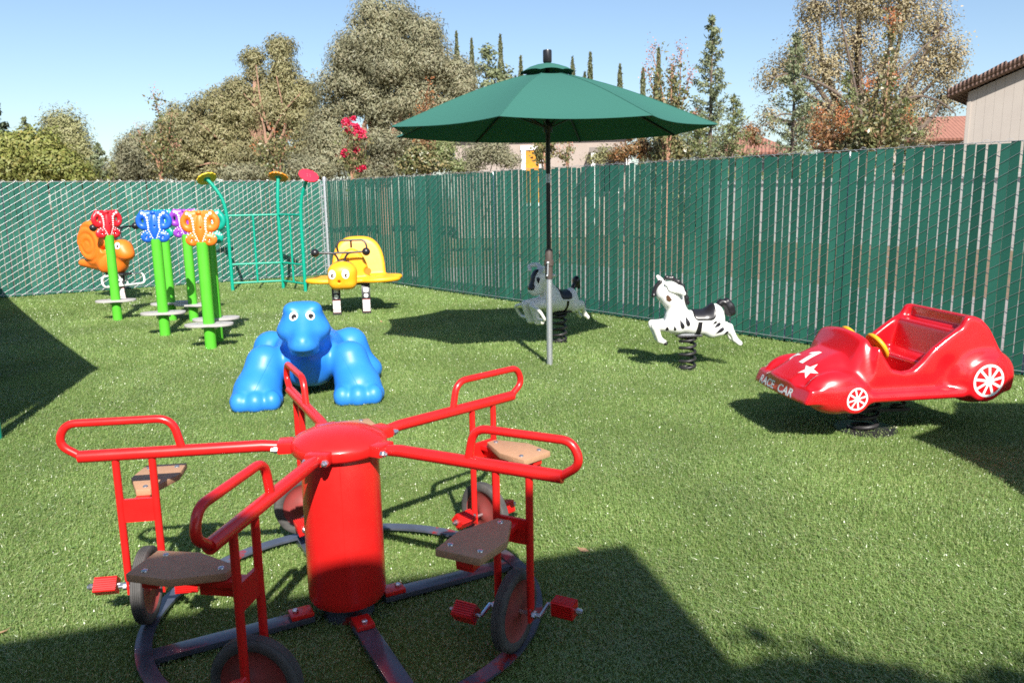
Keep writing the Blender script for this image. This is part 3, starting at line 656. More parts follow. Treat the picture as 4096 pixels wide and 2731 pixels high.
STEM = principled('crape_bark', (0.38, 0.20, 0.12), 0.7, var=(8, (0.28, 0.15, 0.10)))
def crape(label, Y, stems, leaves_per_m=70, leaf=0.085, bloom=None, blooms=(), cat='tree', leafmat=None, spray=0.10, tipm=SEED, tipn=40, leaf_from=0.25, name='crape_myrtle'):
    x0 = sum(s[0][0] for s in stems) / len(stems); b = at(x0, 400, Y); t = thing(name, label, cat, (b.x, b.y, 0))
    sh = []; P = []; T = []; k = Y / 1807; off = Vector((b.x, b.y, 0))
    for st in stems:
        pts = [at(x, y, Y) + Vector((0, random.uniform(-.15, .15), 0)) for x, y in st]
        g0 = Vector((pts[0].x * .3 + b.x * .7, pts[0].y, -0.02)); path = bez([g0] + pts, 7); path = [q - off for q in path]; n = len(path)
        sh.append(tube(path, [0.028 * (1 - .85 * i / (n - 1)) + .003 for i in range(n)], 6))
        Lm = sum((path[i + 1] - path[i]).length for i in range(n - 1)); m = int(Lm * leaves_per_m)
        idx = leaf_from * (n - 1) + rng.uniform(0, 1, m) * (n - 1) * (0.9 - leaf_from); i0 = idx.astype(int); f = (idx - i0)[:, None]
        A = np.array([tuple(q) for q in path]); q = A[i0] * (1 - f) + A[np.minimum(i0 + 1, n - 1)] * f
        P.append(q + rng.normal(0, spray, (m, 3)) * (1.15 - 0.7 * (idx / n))[:, None])
        tip = A[-1]; T.append(tip + rng.normal(0, 1, (tipn, 3)) * np.array([.07, .07, .13]))
        for _ in range(5):
            i = int(n * random.uniform(.35, .9)); e = path[i] + Vector((random.uniform(-.25, .25), random.uniform(-.2, .2), random.uniform(.1, .35))); sh.append(tube([path[i], (path[i] + e) / 2 + Vector((0, 0, -.02)), e], [.007, .005, .003], 4))
            P.append(np.array(e) + rng.normal(0, spray * .8, (14, 3)))
    obj('stem', sh, STEM, t); leafmesh(np.concatenate(P), leaf, 0.5, 0.2, 'foliage', leafmat or CML, t)
    for q in (T if tipn else []): leafmesh(q, 0.035, 0.9, 0, 'seed_head', tipm, t)
    for (x, y, r) in blooms:
        c = np.array(at(x, y, Y) - off); q = c + np.clip(rng.normal(0, .5, (320, 3)), -1, 1) * r * k * .85; leafmesh(q, 0.045, 0.9, 0, 'flower_cluster', FLOW, t)
    return t
crape('slender crape myrtle with one long bare spray, beyond the left fence', 21, [[(368, 400), (368, 330), (362, 280), (354, 215)], [(370, 380), (385, 320), (398, 255)], [(366, 390), (345, 345), (322, 300)], [(372, 395), (395, 370), (405, 330)]], 60, 0.10, spray=0.13)
crape('leafy crape myrtle just above the orange flower disc', 20.5, [[(640, 400), (632, 350), (628, 300)], [(645, 400), (655, 350), (660, 315)], [(635, 405), (610, 370), (585, 335)]], 75, 0.10, spray=0.15, tipm=ORG)
crape('crape myrtle with crimson flower clusters, right of the fence corner', 19.5, [[(808, 400), (806, 340), (800, 285)], [(810, 400), (822, 350), (826, 305)], [(806, 405), (795, 370), (792, 330)], [(812, 402), (830, 380), (832, 340)]], 62, 0.09, spray=0.11, tipn=0,
      blooms=[(797, 282, 12), (826, 308, 16), (800, 300, 8), (818, 292, 9), (792, 353, 11), (820, 345, 8), (826, 388, 7), (835, 385, 5), (812, 272, 5)])
crape('rust topped crape myrtle in front of the tallest gum', 21, [[(985, 390), (982, 310), (978, 235), (985, 195)], [(980, 390), (968, 320), (962, 255)], [(990, 390), (1000, 330), (998, 260)]], 80, 0.09, spray=0.15, leafmat=CMR, tipm=ORG)
crape('sparse dark crape myrtle around the umbrella pole', 19, [[(1250, 380), (1248, 340), (1240, 305)], [(1255, 380), (1262, 345), (1272, 315)], [(1246, 385), (1236, 360), (1232, 330)]], 60, 0.10, spray=0.10, tipn=0)
crape('thin twiggy crape myrtle against the beige house wall', 19, [[(1306, 385), (1304, 355), (1310, 325)], [(1302, 385), (1290, 365), (1284, 340)]], 34, 0.08, spray=0.07)
crape('pink seeded crape myrtle with fanned stems right of the umbrella', 18.5, [[(1530, 345), (1525, 240), (1500, 115)], [(1535, 340), (1540, 230), (1545, 150)], [(1535, 345), (1560, 230), (1565, 115)], [(1525, 345), (1512, 250), (1490, 160)], [(1540, 345), (1562, 260), (1582, 175)], [(1530, 350), (1545, 300), (1600, 265)]], 58, 0.095, spray=0.12, tipn=110)
crape('tall crape myrtle with orange seed plume in front of the golden birch', 17.5, [[(2020, 340), (2028, 230), (2040, 120), (2045, 45)], [(2018, 340), (2005, 260), (1995, 190)], [(2022, 340), (2048, 260), (2055, 180)], [(2015, 345), (1980, 300), (1940, 270)], [(2025, 345), (2060, 310), (2085, 275)]], 85, 0.10, spray=0.14, tipm=ORG, tipn=200)
crape('low rusty crape myrtle between the dark redwood and the orange plume', 18, [[(1905, 345), (1895, 300), (1880, 262)], [(1915, 345), (1925, 300), (1930, 255)], [(1900, 350), (1880, 325), (1862, 300)], [(1925, 350), (1950, 320), (1960, 290)]], 90, 0.085, spray=0.16, leafmat=CMR, tipm=ORG, tipn=80)
def shrub(label, Y, lobes, mat, n_cl=60, n_lf=34, cl=0.25, leaf=0.08, asp=0.4, name='shrub', px=None):
    b = at(px or lobes[0][0], 400, Y); t = thing(name, label, 'shrub', (b.x, b.y, 0))
    P, cc, gd = lobe_points(lobes, Y, n_cl, n_lf, cl, 0.4); leafmesh(P - np.array([b.x, b.y, 0]), leaf, asp, 0.1, 'foliage', mat, t, guide=gd)
    obj('stem', [tube([(0, 0, -.02), (random.uniform(-.1, .1), 0, 1.0), tuple(Vector(at(l[0], l[1], Y)) - Vector((b.x, b.y, 0)))], [.035, .025, .008], 5) for l in lobes], BARK, t)
RUST = island_mat('rusty_photinia', [(0.264, 0.105, 0.038), (0.156, 0.119, 0.045), (0.36, 0.154, 0.06), (0.12, 0.112, 0.045), (0.192, 0.105, 0.045)], 0.45, 0.2, noise=(1.2, .8, 1.2))
shrub('rusty orange hedge shrub under the right rim of the umbrella', 19.5, [(1440, 345, 36, 26), (1475, 335, 30, 28), (1500, 352, 30, 18), (1415, 358, 20, 14)], RUST, 110, 38, .22, .07)
shrub('leafy green shrub filling the gap right of the rusty hedge', 19, [(1535, 330, 30, 34), (1560, 345, 34, 22), (1520, 355, 30, 16)], CML, 90, 36, .24, .095, .5)
shrub('olive leafy shrub beyond the fence below the left rim of the umbrella', 20, [(960, 360, 36, 36), (990, 380, 36, 24), (935, 385, 22, 20)], CML, 80, 34, .25, .095, .5)
shrub('soft yellow green conifer shrub beyond the fence left of the beige house', 20.5, [(1025, 350, 28, 34), (1040, 380, 34, 20)], RW, 80, 40, .24, .09, .3)
shrub('grey green feathery shrub in front of the left end of the beige house', 22, [(1100, 355, 40, 34), (1140, 345, 34, 36), (1165, 370, 26, 22), (1080, 385, 34, 18)], EUB, 130, 60, .3, .10, .26)
shrub('thin pale bush left of the porch of the beige house', 20, [(1370, 365, 26, 16), (1392, 352, 16, 20)], LG, 36, 24, .2, .08, .3)
shrub('reddish bare shrub beside the small terracotta roof', 40, [(1722, 300, 24, 18), (1740, 320, 18, 14)], CMR, 50, 26, .4, .18, .3)
shrub('leafy green mass at the foot of the orange plume', 18, [(1985, 325, 40, 26), (2030, 320, 40, 28), (1950, 335, 30, 18)], CML, 120, 36, .22, .095, .5)
shrub('grey foliage low in the gap between gum tree and fence corner', 30, [(680, 385, 50, 32), (730, 390, 40, 28), (560, 398, 60, 20)], EUB, 140, 80, .45, .16, .26)

# ================================================================== PLAY EQUIPMENT
EYEW = principled('eye_white', (0.82, 0.82, 0.80), 0.35)
EYEB = principled('eye_black', (0.015, 0.013, 0.015), 0.3)
EYEBR = principled('eye_brown', (0.10, 0.05, 0.03), 0.35)
DECW = principled('white_vinyl', (0.80, 0.80, 0.80), 0.4)

# ---- pedal merry go round
mg = thing('pedal_merry_go_round', 'red pedal merry go round with five arms, tan seats and wheels on a ring track', 'merry-go-round', (-0.659, 2.857, 0))
obj('column', [lathe([(0.12, 0.072), (0.138, 0.078), (0.147, 0.095), (0.149, 0.12), (0.147, 0.5), (0.146, 0.672), (0.14, 0.69)], 48), tube([(0.03, -0.1460, 0.12), (0.03, -0.1440, 0.66)], 0.0016, 4)], RED, mg)
dome = obj('dome_cap', [lathe([(0.150, 0.668), (0.172, 0.672), (0.178, 0.680), (0.180, 0.706), (0.177, 0.715), (0.158, 0.728), (0.13, 0.742), (0.095, 0.753), (0.05, 0.760), (0.002, 0.762)], 56)], RED, mg, angle=50)
RA = 0.92; AZ = 0.703
def mgr_arm():
    parts = []
    arm = obj('arm', [tube([(0.185, 0, AZ - .006), (0.235, 0, AZ - .004), (0.28, 0, AZ), (RA, 0, AZ)], [0.019, 0.021, 0.0225, 0.0225], 16)], RED, mg); parts.append(arm)
    lp = fillet([(0.565, 0, AZ + .01), (0.590, 0, AZ + .125), (0.955, 0, AZ + .125), (0.985, 0, AZ + .05), (RA - .012, 0, AZ - .002)], 0.055, 8)
    obj('loop_handle', [tube(lp, 0.0148, 14)], RED, arm)
    obj('bracket', [box((0.196, 0.0, AZ - .004), (0.055, 0.085, 0.045))], RED, arm, bevel=0.008)
    for s in (-1, 1):
        obj('bolt', [lathe([(0.013, 0), (0.013, 0.012), (0.009, 0.016), (0.009, 0.022), (0.004, 0.026)], 6, (0.222, s * 0.036, AZ - .008), axis='X')], BOLT, arm, False)
    fk = obj('fork', [tube([(0.672, 0, AZ - .01), (0.672, 0, 0.215)], 0.0135, 12), tube([(0.798, 0, AZ - .01), (0.798, 0, 0.215)], 0.0135, 12),
                      box((0.672, 0, 0.190), (0.008, 0.034, 0.055)), box((0.798, 0, 0.190), (0.008, 0.034, 0.055)), box((0.735, 0.0, 0.487), (0.126, 0.012, 0.088))], RED, mg); parts.append(fk)
    hexa = [(0.706, -0.055), (0.758, -0.055), (0.818, -0.20), (0.802, -0.345), (0.644, -0.345), (0.640, -0.205)]
    st = obj('seat', [prism(hexa, 0.520, 0.545)], SEATM, mg, bevel=0.004); parts.append(st)
    for x, y in ((0.732, -0.085), (0.672, -0.30), (0.778, -0.30)):
        obj('bolt', [lathe([(0.0105, 0.545), (0.0095, 0.548), (0.005, 0.5505), (0.001, 0.551)], 14, (x, y, 0))], BOLT, st)
    parts.append(obj('seat_bracket', [box((0.735, -0.17, 0.508), (0.05, 0.33, 0.022)), box((0.735, -0.08, 0.485), (0.012, 0.15, 0.05)), box((0.735, -0.30, 0.497), (0.06, 0.05, 0.03))], RED, mg, bevel=0.003))
    wc = 0.190; rim = obj('wheel', [lathe([(0.02, -.02), (0.03, -.012), (0.075, -.006), (0.098, -.012), (0.106, -.018), (0.106, .018), (0.098, .012), (0.075, .006), (0.03, .012), (0.02, .02)], 40, (0.735, 0, wc), axis='X')], WHEELRED, mg); parts.append(rim)
    ty = [(0.104, -.016), (0.112, -.0215), (0.128, -.0225), (0.138, -.019)]
    for q in (-.014, -.008, -.002, .004, .010): ty += [(0.1425, q - .0022), (0.1425, q + .0022), (0.1398, q + .0028), (0.1398, q + .0032)]
    ty += [(0.138, .019), (0.128, .0225), (0.112, .0215), (0.104, .016)]
    obj('tyre', [lathe(ty, 48, (0.735, 0, wc), axis='X', cap=False)], RUBBER, rim, angle=60)
    obj('axle', [tube([(0.645, 0, wc), (0.835, 0, wc)], 0.008, 10), lathe([(0.014, 0), (0.014, 0.012)], 6, (0.806, 0, wc), axis='X'), lathe([(0.014, 0), (0.014, 0.012)], 6, (0.652, 0, wc), axis='X')], BOLT, rim)
    return parts
def pedal(i, px, side, dy, dz):
    wc = 0.190; s = side; x0 = 0.832 if s > 0 else 0.640
    comb = []; hw = 0.025
    for sd in range(4):
        ca, sa = math.cos(sd * PI / 2), math.sin(sd * PI / 2)
        for k in range(6):
            for q, dd in ((-.5, 0), (-.22, 0), (-.18, .006), (.30, .006), (.34, 0)):
                yy = -hw + (k + .6 + q) * hw * 2 / 6.2; zz = -(hw + .003) + dd; comb.append((ca * yy - sa * zz, sa * yy + ca * zz))
    pv, pf = prism(comb, -.040, .040); ribs = [([(z, x, y) for x, y, z in pv], pf)]
    xc = x0 + s * 0.062; rot = Matrix.Rotation(math.atan2(dz, dy) * 0.3, 4, 'X'); Mx = Matrix.Translation((xc, dy, wc + dz)) @ rot
    p = obj('pedal', [xf(r, Mx) for r in ribs], RED, mg, False)
    obj('crank', [tube([(x0 - s * .006, 0, wc), (x0, 0, wc), (x0, dy, wc + dz), (x0 + s * .02, dy, wc + dz)], 0.0075, 8), tube([(x0, dy, wc + dz), (x0 + s * .125, dy, wc + dz)], 0.006, 8), lathe([(0.012, 0), (0.012, 0.012), (0.008, 0.02)], 8, (x0 + s * .110, dy, wc + dz), axis='X')], BOLT, p)
    for o in [p] + list(p.children): pass
    p.rotation_euler = (0, 0, -.4787 + i * 2 * PI / 5); return p
arm0 = mgr_arm()
for i in range(5):
    rz = -.4787 + i * 2 * PI / 5
    for q in arm0:
        if i == 0: q.rotation_euler = (0, 0, rz)
        else: copy_part(q, mg, rz)
for i, (dy, dz) in enumerate([(0.068, 0.012), (0.035, -0.03), (-0.05, 0.04), (-0.045, -0.012), (0.02, 0.06)]):
    pedal(i, 0, 1, dy, dz); pedal(i, 0, -1, -dy, -dz)
tr = []; N = 96
for (r0, r1, z0, z1) in ((0.705, 0.762, 0.034, 0.044),):
    V = [(r * math.cos(2 * PI * k / N), r * math.sin(2 * PI * k / N), z) for r, z in ((r0, z0), (r1, z0), (r1, z1), (r0, z1)) for k in range(N)]
    tr.append((V, [(a * N + k, a * N + (k + 1) % N, ((a + 1) % 4) * N + (k + 1) % N, ((a + 1) % 4) * N + k) for a in range(4) for k in range(N)]))
for nd in TRACK.node_tree.nodes:                       # worn paint: bare dark steel, old red and blue coats showing through
    if nd.type == 'VALTORGB':
        e_ = nd.color_ramp.elements; q_ = e_.new(0.60); q_.color = (0.075, 0.085, 0.12, 1); q_ = e_.new(0.63); q_.color = (0.26, 0.025, 0.025, 1); e_[-1].color = (0.30, 0.03, 0.03, 1); e_[-1].position = 0.72
    if nd.type == 'TEX_NOISE' and nd.inputs['Detail'].default_value > 5: nd.inputs['Scale'].default_value = 4.5
obj('ring_track', tr, TRACK, mg)
for k in range(4):
    a = R(28 + 90 * k); rot = Matrix.Rotation(a, 3, 'Z'); d = rot @ Vector((1, 0, 0))
    sp = obj('spoke', [box(tuple(d * 0.44 + Vector((0, 0, 0.030))), (0.60, 0.075, 0.022), rot), box(tuple(d * 0.71 + Vector((0, 0, 0.014))), (0.05, 0.075, 0.028), rot)], TRACK, mg, bevel=0.003)
    ft = obj('foot_plate', [box(tuple(d * 0.185 + Vector((0, 0, 0.051))), (0.085, 0.068, 0.018), rot)], RED, sp, bevel=0.003)
    obj('bolt', [lathe([(0.012, 0.060), (0.012, 0.069), (0.008, 0.073)], 6, tuple(d * 0.205))], BOLT, sp, False)
obj('base_post', [lathe([(0.10, 0.0), (0.10, 0.08)], 24)], TRACK, mg)

# ---- big market umbrella (and its twin whose shadow falls by the race car)
def umbrella(label, x, y, phase):
    t = thing('patio_umbrella', label, 'umbrella', (x, y, 0), 0, 'green umbrellas shading the yard'); N = 8; RR = 1.506; ZR = 2.185; ZT = 2.715; r_in = 0.20
    V = []; Fc = []; nr = 14; nsub = 10
    def prof(f): return ZR + (ZT - ZR) * (1 - f) ** 1.0 + 0.055 * math.sin(PI * (1 - f)) * (1 - f) ** .3
    for i in range(nr + 1):
        f = r_in / RR + (1 - r_in / RR) * i / nr
        for s in range(N):
            a0 = phase + s * PI / 4; a1 = a0 + PI / 4
            for k in range(nsub):
                u = k / nsub; px = RR * f * ((1 - u) * math.cos(a0) + u * math.cos(a1)); py = RR * f * ((1 - u) * math.sin(a0) + u * math.sin(a1))
                sag = 4 * u * (1 - u); pull = 1 - 0.055 * sag * f ** 3
                V.append((px * pull, py * pull, prof(f) - 0.05 * sag * f ** 1.2 + 0.035 * sag * f ** 6))
    W = N * nsub
    for i in range(nr):
        for k in range(W): Fc.append((i * W + k, (i + 1) * W + k, (i + 1) * W + (k + 1) % W, i * W + (k + 1) % W))
    o = len(V); V += [(p[0], p[1], p[2] - 0.004) for p in V[:o]]; Fc += [tuple(o + q for q in f[::-1]) for f in Fc[:]]
    for base in (0, nr * W):
        for k in range(W): Fc.append((base + k, base + (k + 1) % W, o + base + (k + 1) % W, o + base + k))
    cn = obj('canopy', [(V, Fc)], CANVAS, t, angle=12)
    sm_ = []
    for s in range(N):
        a = phase + s * PI / 4; sm_.append(tube([(RR * f * math.cos(a), RR * f * math.sin(a), prof(f) + .0015) for f in [r_in / RR + (1 - r_in / RR) * k / 12 for k in range(13)]], .0032, 5))
    obj('seam', sm_, CANVAS, cn)
    vv = []; vf = []
    for i, (r, z) in enumerate([(0.03, 2.775), (0.10, 2.762), (0.18, 2.735), (0.235, 2.705), (0.258, 2.690)]):
        for s in range(N):
            for k in range(4):
                u = k / 4; a0 = phase + s * PI / 4; a1 = a0 + PI / 4; sag = 4 * u * (1 - u)
                vv.append((r * ((1 - u) * math.cos(a0) + u * math.cos(a1)), r * ((1 - u) * math.sin(a0) + u * math.sin(a1)), z + (0.014 * sag if i == 4 else 0)))
    for i in range(4):
        for k in range(32): vf.append((i * 32 + k, (i + 1) * 32 + k, (i + 1) * 32 + (k + 1) % 32, i * 32 + (k + 1) % 32))
    vf.append(tuple(range(32))); obj('vent_flap', [(vv, vf)], CANVAS, cn, angle=30)
    obj('pole_sleeve', [lathe([(0.0285, 0), (0.0285, 0.84)], 20)], STEEL, t)
    co = obj('crank_collar', [lathe([(0.034, 0.83), (0.036, 0.86), (0.036, 0.95), (0.046, 0.955), (0.046, 1.005), (0.037, 1.01), (0.037, 1.09), (0.030, 1.11)], 24)], BRONZE, t)
    obj('crank_handle', [tube([(-0.012, -0.05, 0.985), (-0.012, -0.065, 0.985), (-0.016, -0.068, 0.875), (-0.022, -0.085, 0.868)], 0.008, 8), ball((-0.012, -0.062, 0.985), 0.016), ball((-0.022, -0.088, 0.868), 0.011)], STEEL, co)
    up = obj('pole', [lathe([(0.0215, 1.08), (0.0215, 2.74)], 20)], DARKPIPE, t)
    obj('pole_band', [lathe([(0.0228, 1.72), (0.0228, 1.80)], 20)], STEEL, up)
    hb = obj('runner_hub', [lathe([(0.035, 2.17), (0.042, 2.18), (0.042, 2.25), (0.03, 2.26)], 16)], DARKPIPE, t)
    obj('crown_hub', [lathe([(0.04, 2.62), (0.05, 2.64), (0.05, 2.68), (0.03, 2.70)], 16)], DARKPIPE, up)
    for s in range(N):
        a = phase + s * PI / 4; c_, s_ = math.cos(a), math.sin(a); f = .46
        rb = obj('rib', [tube([(0.04 * c_, 0.04 * s_, 2.655), (RR * .5 * c_, RR * .5 * s_, prof(.5) - .025), (RR * .985 * c_, RR * .985 * s_, ZR - .008)], 0.0095, 6)], DARKPIPE, t)
        obj('strut', [tube([(0.04 * c_, 0.04 * s_, 2.22), (RR * f * c_, RR * f * s_, prof(f) - .035)], 0.007, 6)], DARKPIPE, rb)
    obj('finial', [lathe([(0.016, 2.765), (0.036, 2.782), (0.040, 2.79), (0.040, 2.878), (0.037, 2.889), (0.02, 2.892)], 24)], BLACKP, t)
    return t
umbrella('large dark green market umbrella on a galvanised pole in the middle of the yard', 0.36, 7.43, -1.857)
umbrella('green umbrella out of view whose shadow lies behind and beside the red race car', 4.60, 1.89, R(160.5))

# ---- butterfly balance posts
def butterfly_sdf(p):
    x, y, z = p; X = np.abs(x)
    ring = np.sqrt(((X - .118) / 1.0) ** 2 + ((z - .058) / 1.22) ** 2) - .056
    wing = np.sqrt(ring ** 2 + (y / 1.0) ** 2) - .033
    inner = ell((X, y, z), (.055, 0, .06), (.062, .032, .125))
    top = cap((X, y, z), (.06, 0, .14), (.125, 0, .155), .026, .033)
    low = ell((X, y, z), (.088, 0, -.128), (.078, .035, .07)); belly = ell(p, (0, -.006, -.02), (.052, .046, .165))
    bk = rbox(p, (0, 0, -.04), (.085, .026, .115), .025)
    f = smin(smin(wing, inner, .018), top, .02); f = smin(f, low, .02); f = smin(f, bk, .025); f = smin(f, belly, .006)
    dim = ell((X, y, z), (.092, -.045, -.135), (.026, .024, .026)); f = smax(f, -dim, .008)
    nose = cap(p, (0.012, -.07, .0), (0.012, -.02, .0), .009)
    f = smax(f, -nose, .003)
    return smin(f, ell(p, (0, -.006, .158), (.034, .034, .026)), .004)
WB = {}
def post(label, x, y, rz, col, disc_rz, zt=1.17, zd=0.275, first=None):
    t = thing('balance_post', label, 'balance post', (x, y, 0), 0, 'lime green balance posts with butterfly grips')
    if first is None:
        obj('post', [lathe([(0.061, 0), (0.061, zt - 0.004), (0.057, zt)], 36)], GREEN, t)
        bf = moulded('butterfly', butterfly_sdf, (-.25, -.07, -.22), (.25, .07, .21), .0045, col, t, 1, 2)
        sp = []
        for s in (-1, 1):
            q = [(.120, .150, .017), (.088, .128, .016), (.070, .098, .014), (.066, .066, .013), (.064, .036, .012), (.063, .008, .011), (.062, -.018, .0105), (.066, -.044, .010), (.056, -.068, .009), (.044, -.092, .008), (.035, -.112, .0075),
                 (.10, -.058, .008), (.125, -.074, .008), (.146, -.098, .008), (.05, -.13, .0075), (.022, -.142, .0075), (.082, -.082, .007), (.03, -.128, .006)]
            for X, Z, r in q:
                xx = s * X; bv = WB.get('b') or WB.setdefault('b', bvh_of(bf)); h = bv.ray_cast((xx, -.3, Z), (0, 1, 0))
                if h[0]: sp.append(ball((h[0].x, h[0].y, h[0].z), (r, .0045, r), 10, 6))
            for X, Z, r in ((.13, .185, .007), (.095, .176, .007), (.06, .172, .006)):
                sp.append(ball((s * X, -.004, Z), r, 8, 6))
        obj('white_spots', sp, DECW, bf)
        obj('bolt', [ball((s * .092, -.022, -.135), .010, 10, 6) for s in (-1, 1)], BOLT, bf)
        bf.location = (0, -0.01, zt + .155)
        th = [2 * PI * k / 64 for k in range(64)]
        poly = []
        for a in th:
            u = .155 + .092 * abs(math.cos(a)) ** 1.5 + .012 * math.cos(2 * a) - .030 * math.exp(-((a - PI / 2 - .5) / .22) ** 2); poly.append((u * math.cos(a) * 1.0, u * math.sin(a) * .86))
        pl = obj('step_plate', [prism(poly, -.014, .010)], GREYB, t, bevel=.003); pl.location = (0, 0, zd)
        for q in ((.12, .02), (-.12, -.02)): obj('bolt', [lathe([(.012, .010), (.012, .013), (.005, .014)], 12, (q[0], q[1], 0))], BOLT, pl)
        obj('bracket', [box((0, 0, -.035), (.16, .05, .035))], STEEL, pl, bevel=.004)
    else:
        for ch in list(first.children): copy_part(ch, t)
        for ch in t.children:
            if ch.name.startswith('butterfly'):
                ch.data = ch.data.copy(); ch.data.materials[0] = col
    for ch in t.children:
        if ch.name.startswith('butterfly'): ch.rotation_euler = (0, 0, rz)
        if ch.name.startswith('step_plate'): ch.rotation_euler = (0, 0, disc_rz); ch.location.z = zd
    return t
PR = principled('red_plastic', (0.62, 0.012, 0.022), 0.33, var=(6, (0.58, 0.015, 0.03)))
PB = principled('royal_blue_plastic', (0.012, 0.10, 0.55), 0.35, var=(6, (0.015, 0.12, 0.56)))
PP = principled('purple_plastic', (0.25, 0.04, 0.42), 0.35, var=(6, (0.26, 0.05, 0.43)))
PT = principled('teal_plastic', (0.0, 0.29, 0.21), 0.35, var=(6, (0.005, 0.31, 0.225)))
p0 = post('green post with the orange butterfly, nearest of the group', -3.337, 8.577, R(6), ORANGE, R(8), 1.17, .27)
post('green post with the royal blue butterfly', -4.241, 9.499, R(8), PB, R(12), first=p0, zd=.28)
post('green post with the red butterfly, in front of the orange snail', -5.479, 10.841, R(52), PR, R(18), first=p0)
post('green post with the purple butterfly, half behind the orange one', -4.345, 10.66, R(10), PP, R(-10), first=p0, zd=.225)
post('green post with a teal butterfly almost hidden behind the blue one', -4.686, 10.756, R(-20), PT, R(35), first=p0, zd=.24)
post('shaded green post with a teal butterfly peeking out right of the orange one', -3.42, 9.02, R(2), PT, R(20), first=p0, zd=.27)

# ---- flower climber
cb = thing('flower_climber', 'teal pipe climbing frame with three tall flower discs by the fence corner', 'climbing frame', (-4.3, 14.2, 0))
oc = Vector((-4.3, 14.2, 0)); L_, M_, R_ = [Vector(q) - oc for q in ((-5.052, 14.231, 0), (-4.218, 14.526, 0), (-3.648, 13.904, 0))]
def curved_post(b, d, lean, rise): 
    q = [b, b + Vector((0, 0, .7)), b + Vector((0, 0, 1.3)), b + Vector((d[0] * .18 * lean, d[1] * .18 * lean, 1.62)), b + Vector((d[0] * .62 * lean, d[1] * .62 * lean, 1.62 + rise * .62)), b + Vector((d[0] * lean, d[1] * lean, 1.62 + rise))]
    return bez(q, 8)
def disc(pos, nrm, rad):
    q = Vector(nrm).normalized().to_track_quat('Z', 'Y').to_matrix().to_4x4(); poly = []
    for k in range(120):
        a = 2 * PI * k / 120; rr = rad * (0.93 + 0.07 * abs(math.sin(6 * a))); poly.append((rr * math.cos(a), rr * math.sin(a)))
    return q, poly
YF = principled('yellow_petal_plastic', (0.72, 0.50, 0.03), 0.4); OF = principled('orange_petal_plastic', (0.72, 0.24, 0.01), 0.4); RF = principled('pink_red_petal_plastic', (0.72, 0.03, 0.06), 0.4)
for b, d, lean, rise, nrm, m in ((L_, (-.9, -.1), .32, .37, (-.42, .40, .83), YF), (M_, (.12, .35), .2, .39, (.06, .47, .88), OF), (R_, (.75, -.3), .26, .38, (.40, -.50, .78), RF)):
    path = curved_post(b, d, lean, rise); pp = obj('post', [tube(path, 0.030, 16)], TEALP, cb)
    q, poly = disc(None, nrm, .175); top = path[-1]; Mx = Matrix.Translation(top) @ q
    ds = obj('flower_disc', [xf(prism(poly, .0, .022), Mx)], m, cb, bevel=.003)
    obj('mounting_plate', [xf(lathe([(.06, -.008), (.06, .0)], 20), Mx)], TEALP, ds)
    obj('bolt', [xf(lathe([(.010, .022), (.010, .027)], 10, (.035 * math.cos(k * PI / 2 + .5), .035 * math.sin(k * PI / 2 + .5), 0)), Mx) for k in range(4)], BOLT, ds)
for a, b in ((L_, M_), (M_, R_)):
    for z in (1.345, .475, .14): obj('rail', [tube([a + Vector((0, 0, z)), b + Vector((0, 0, z))], .019, 12)], TEALP, cb)
    m_ = a * .5 + b * .5; obj('upright', [tube([m_ + Vector((0, 0, .14)), m_ + Vector((0, 0, 1.345))], .019, 12)], TEALP, cb)

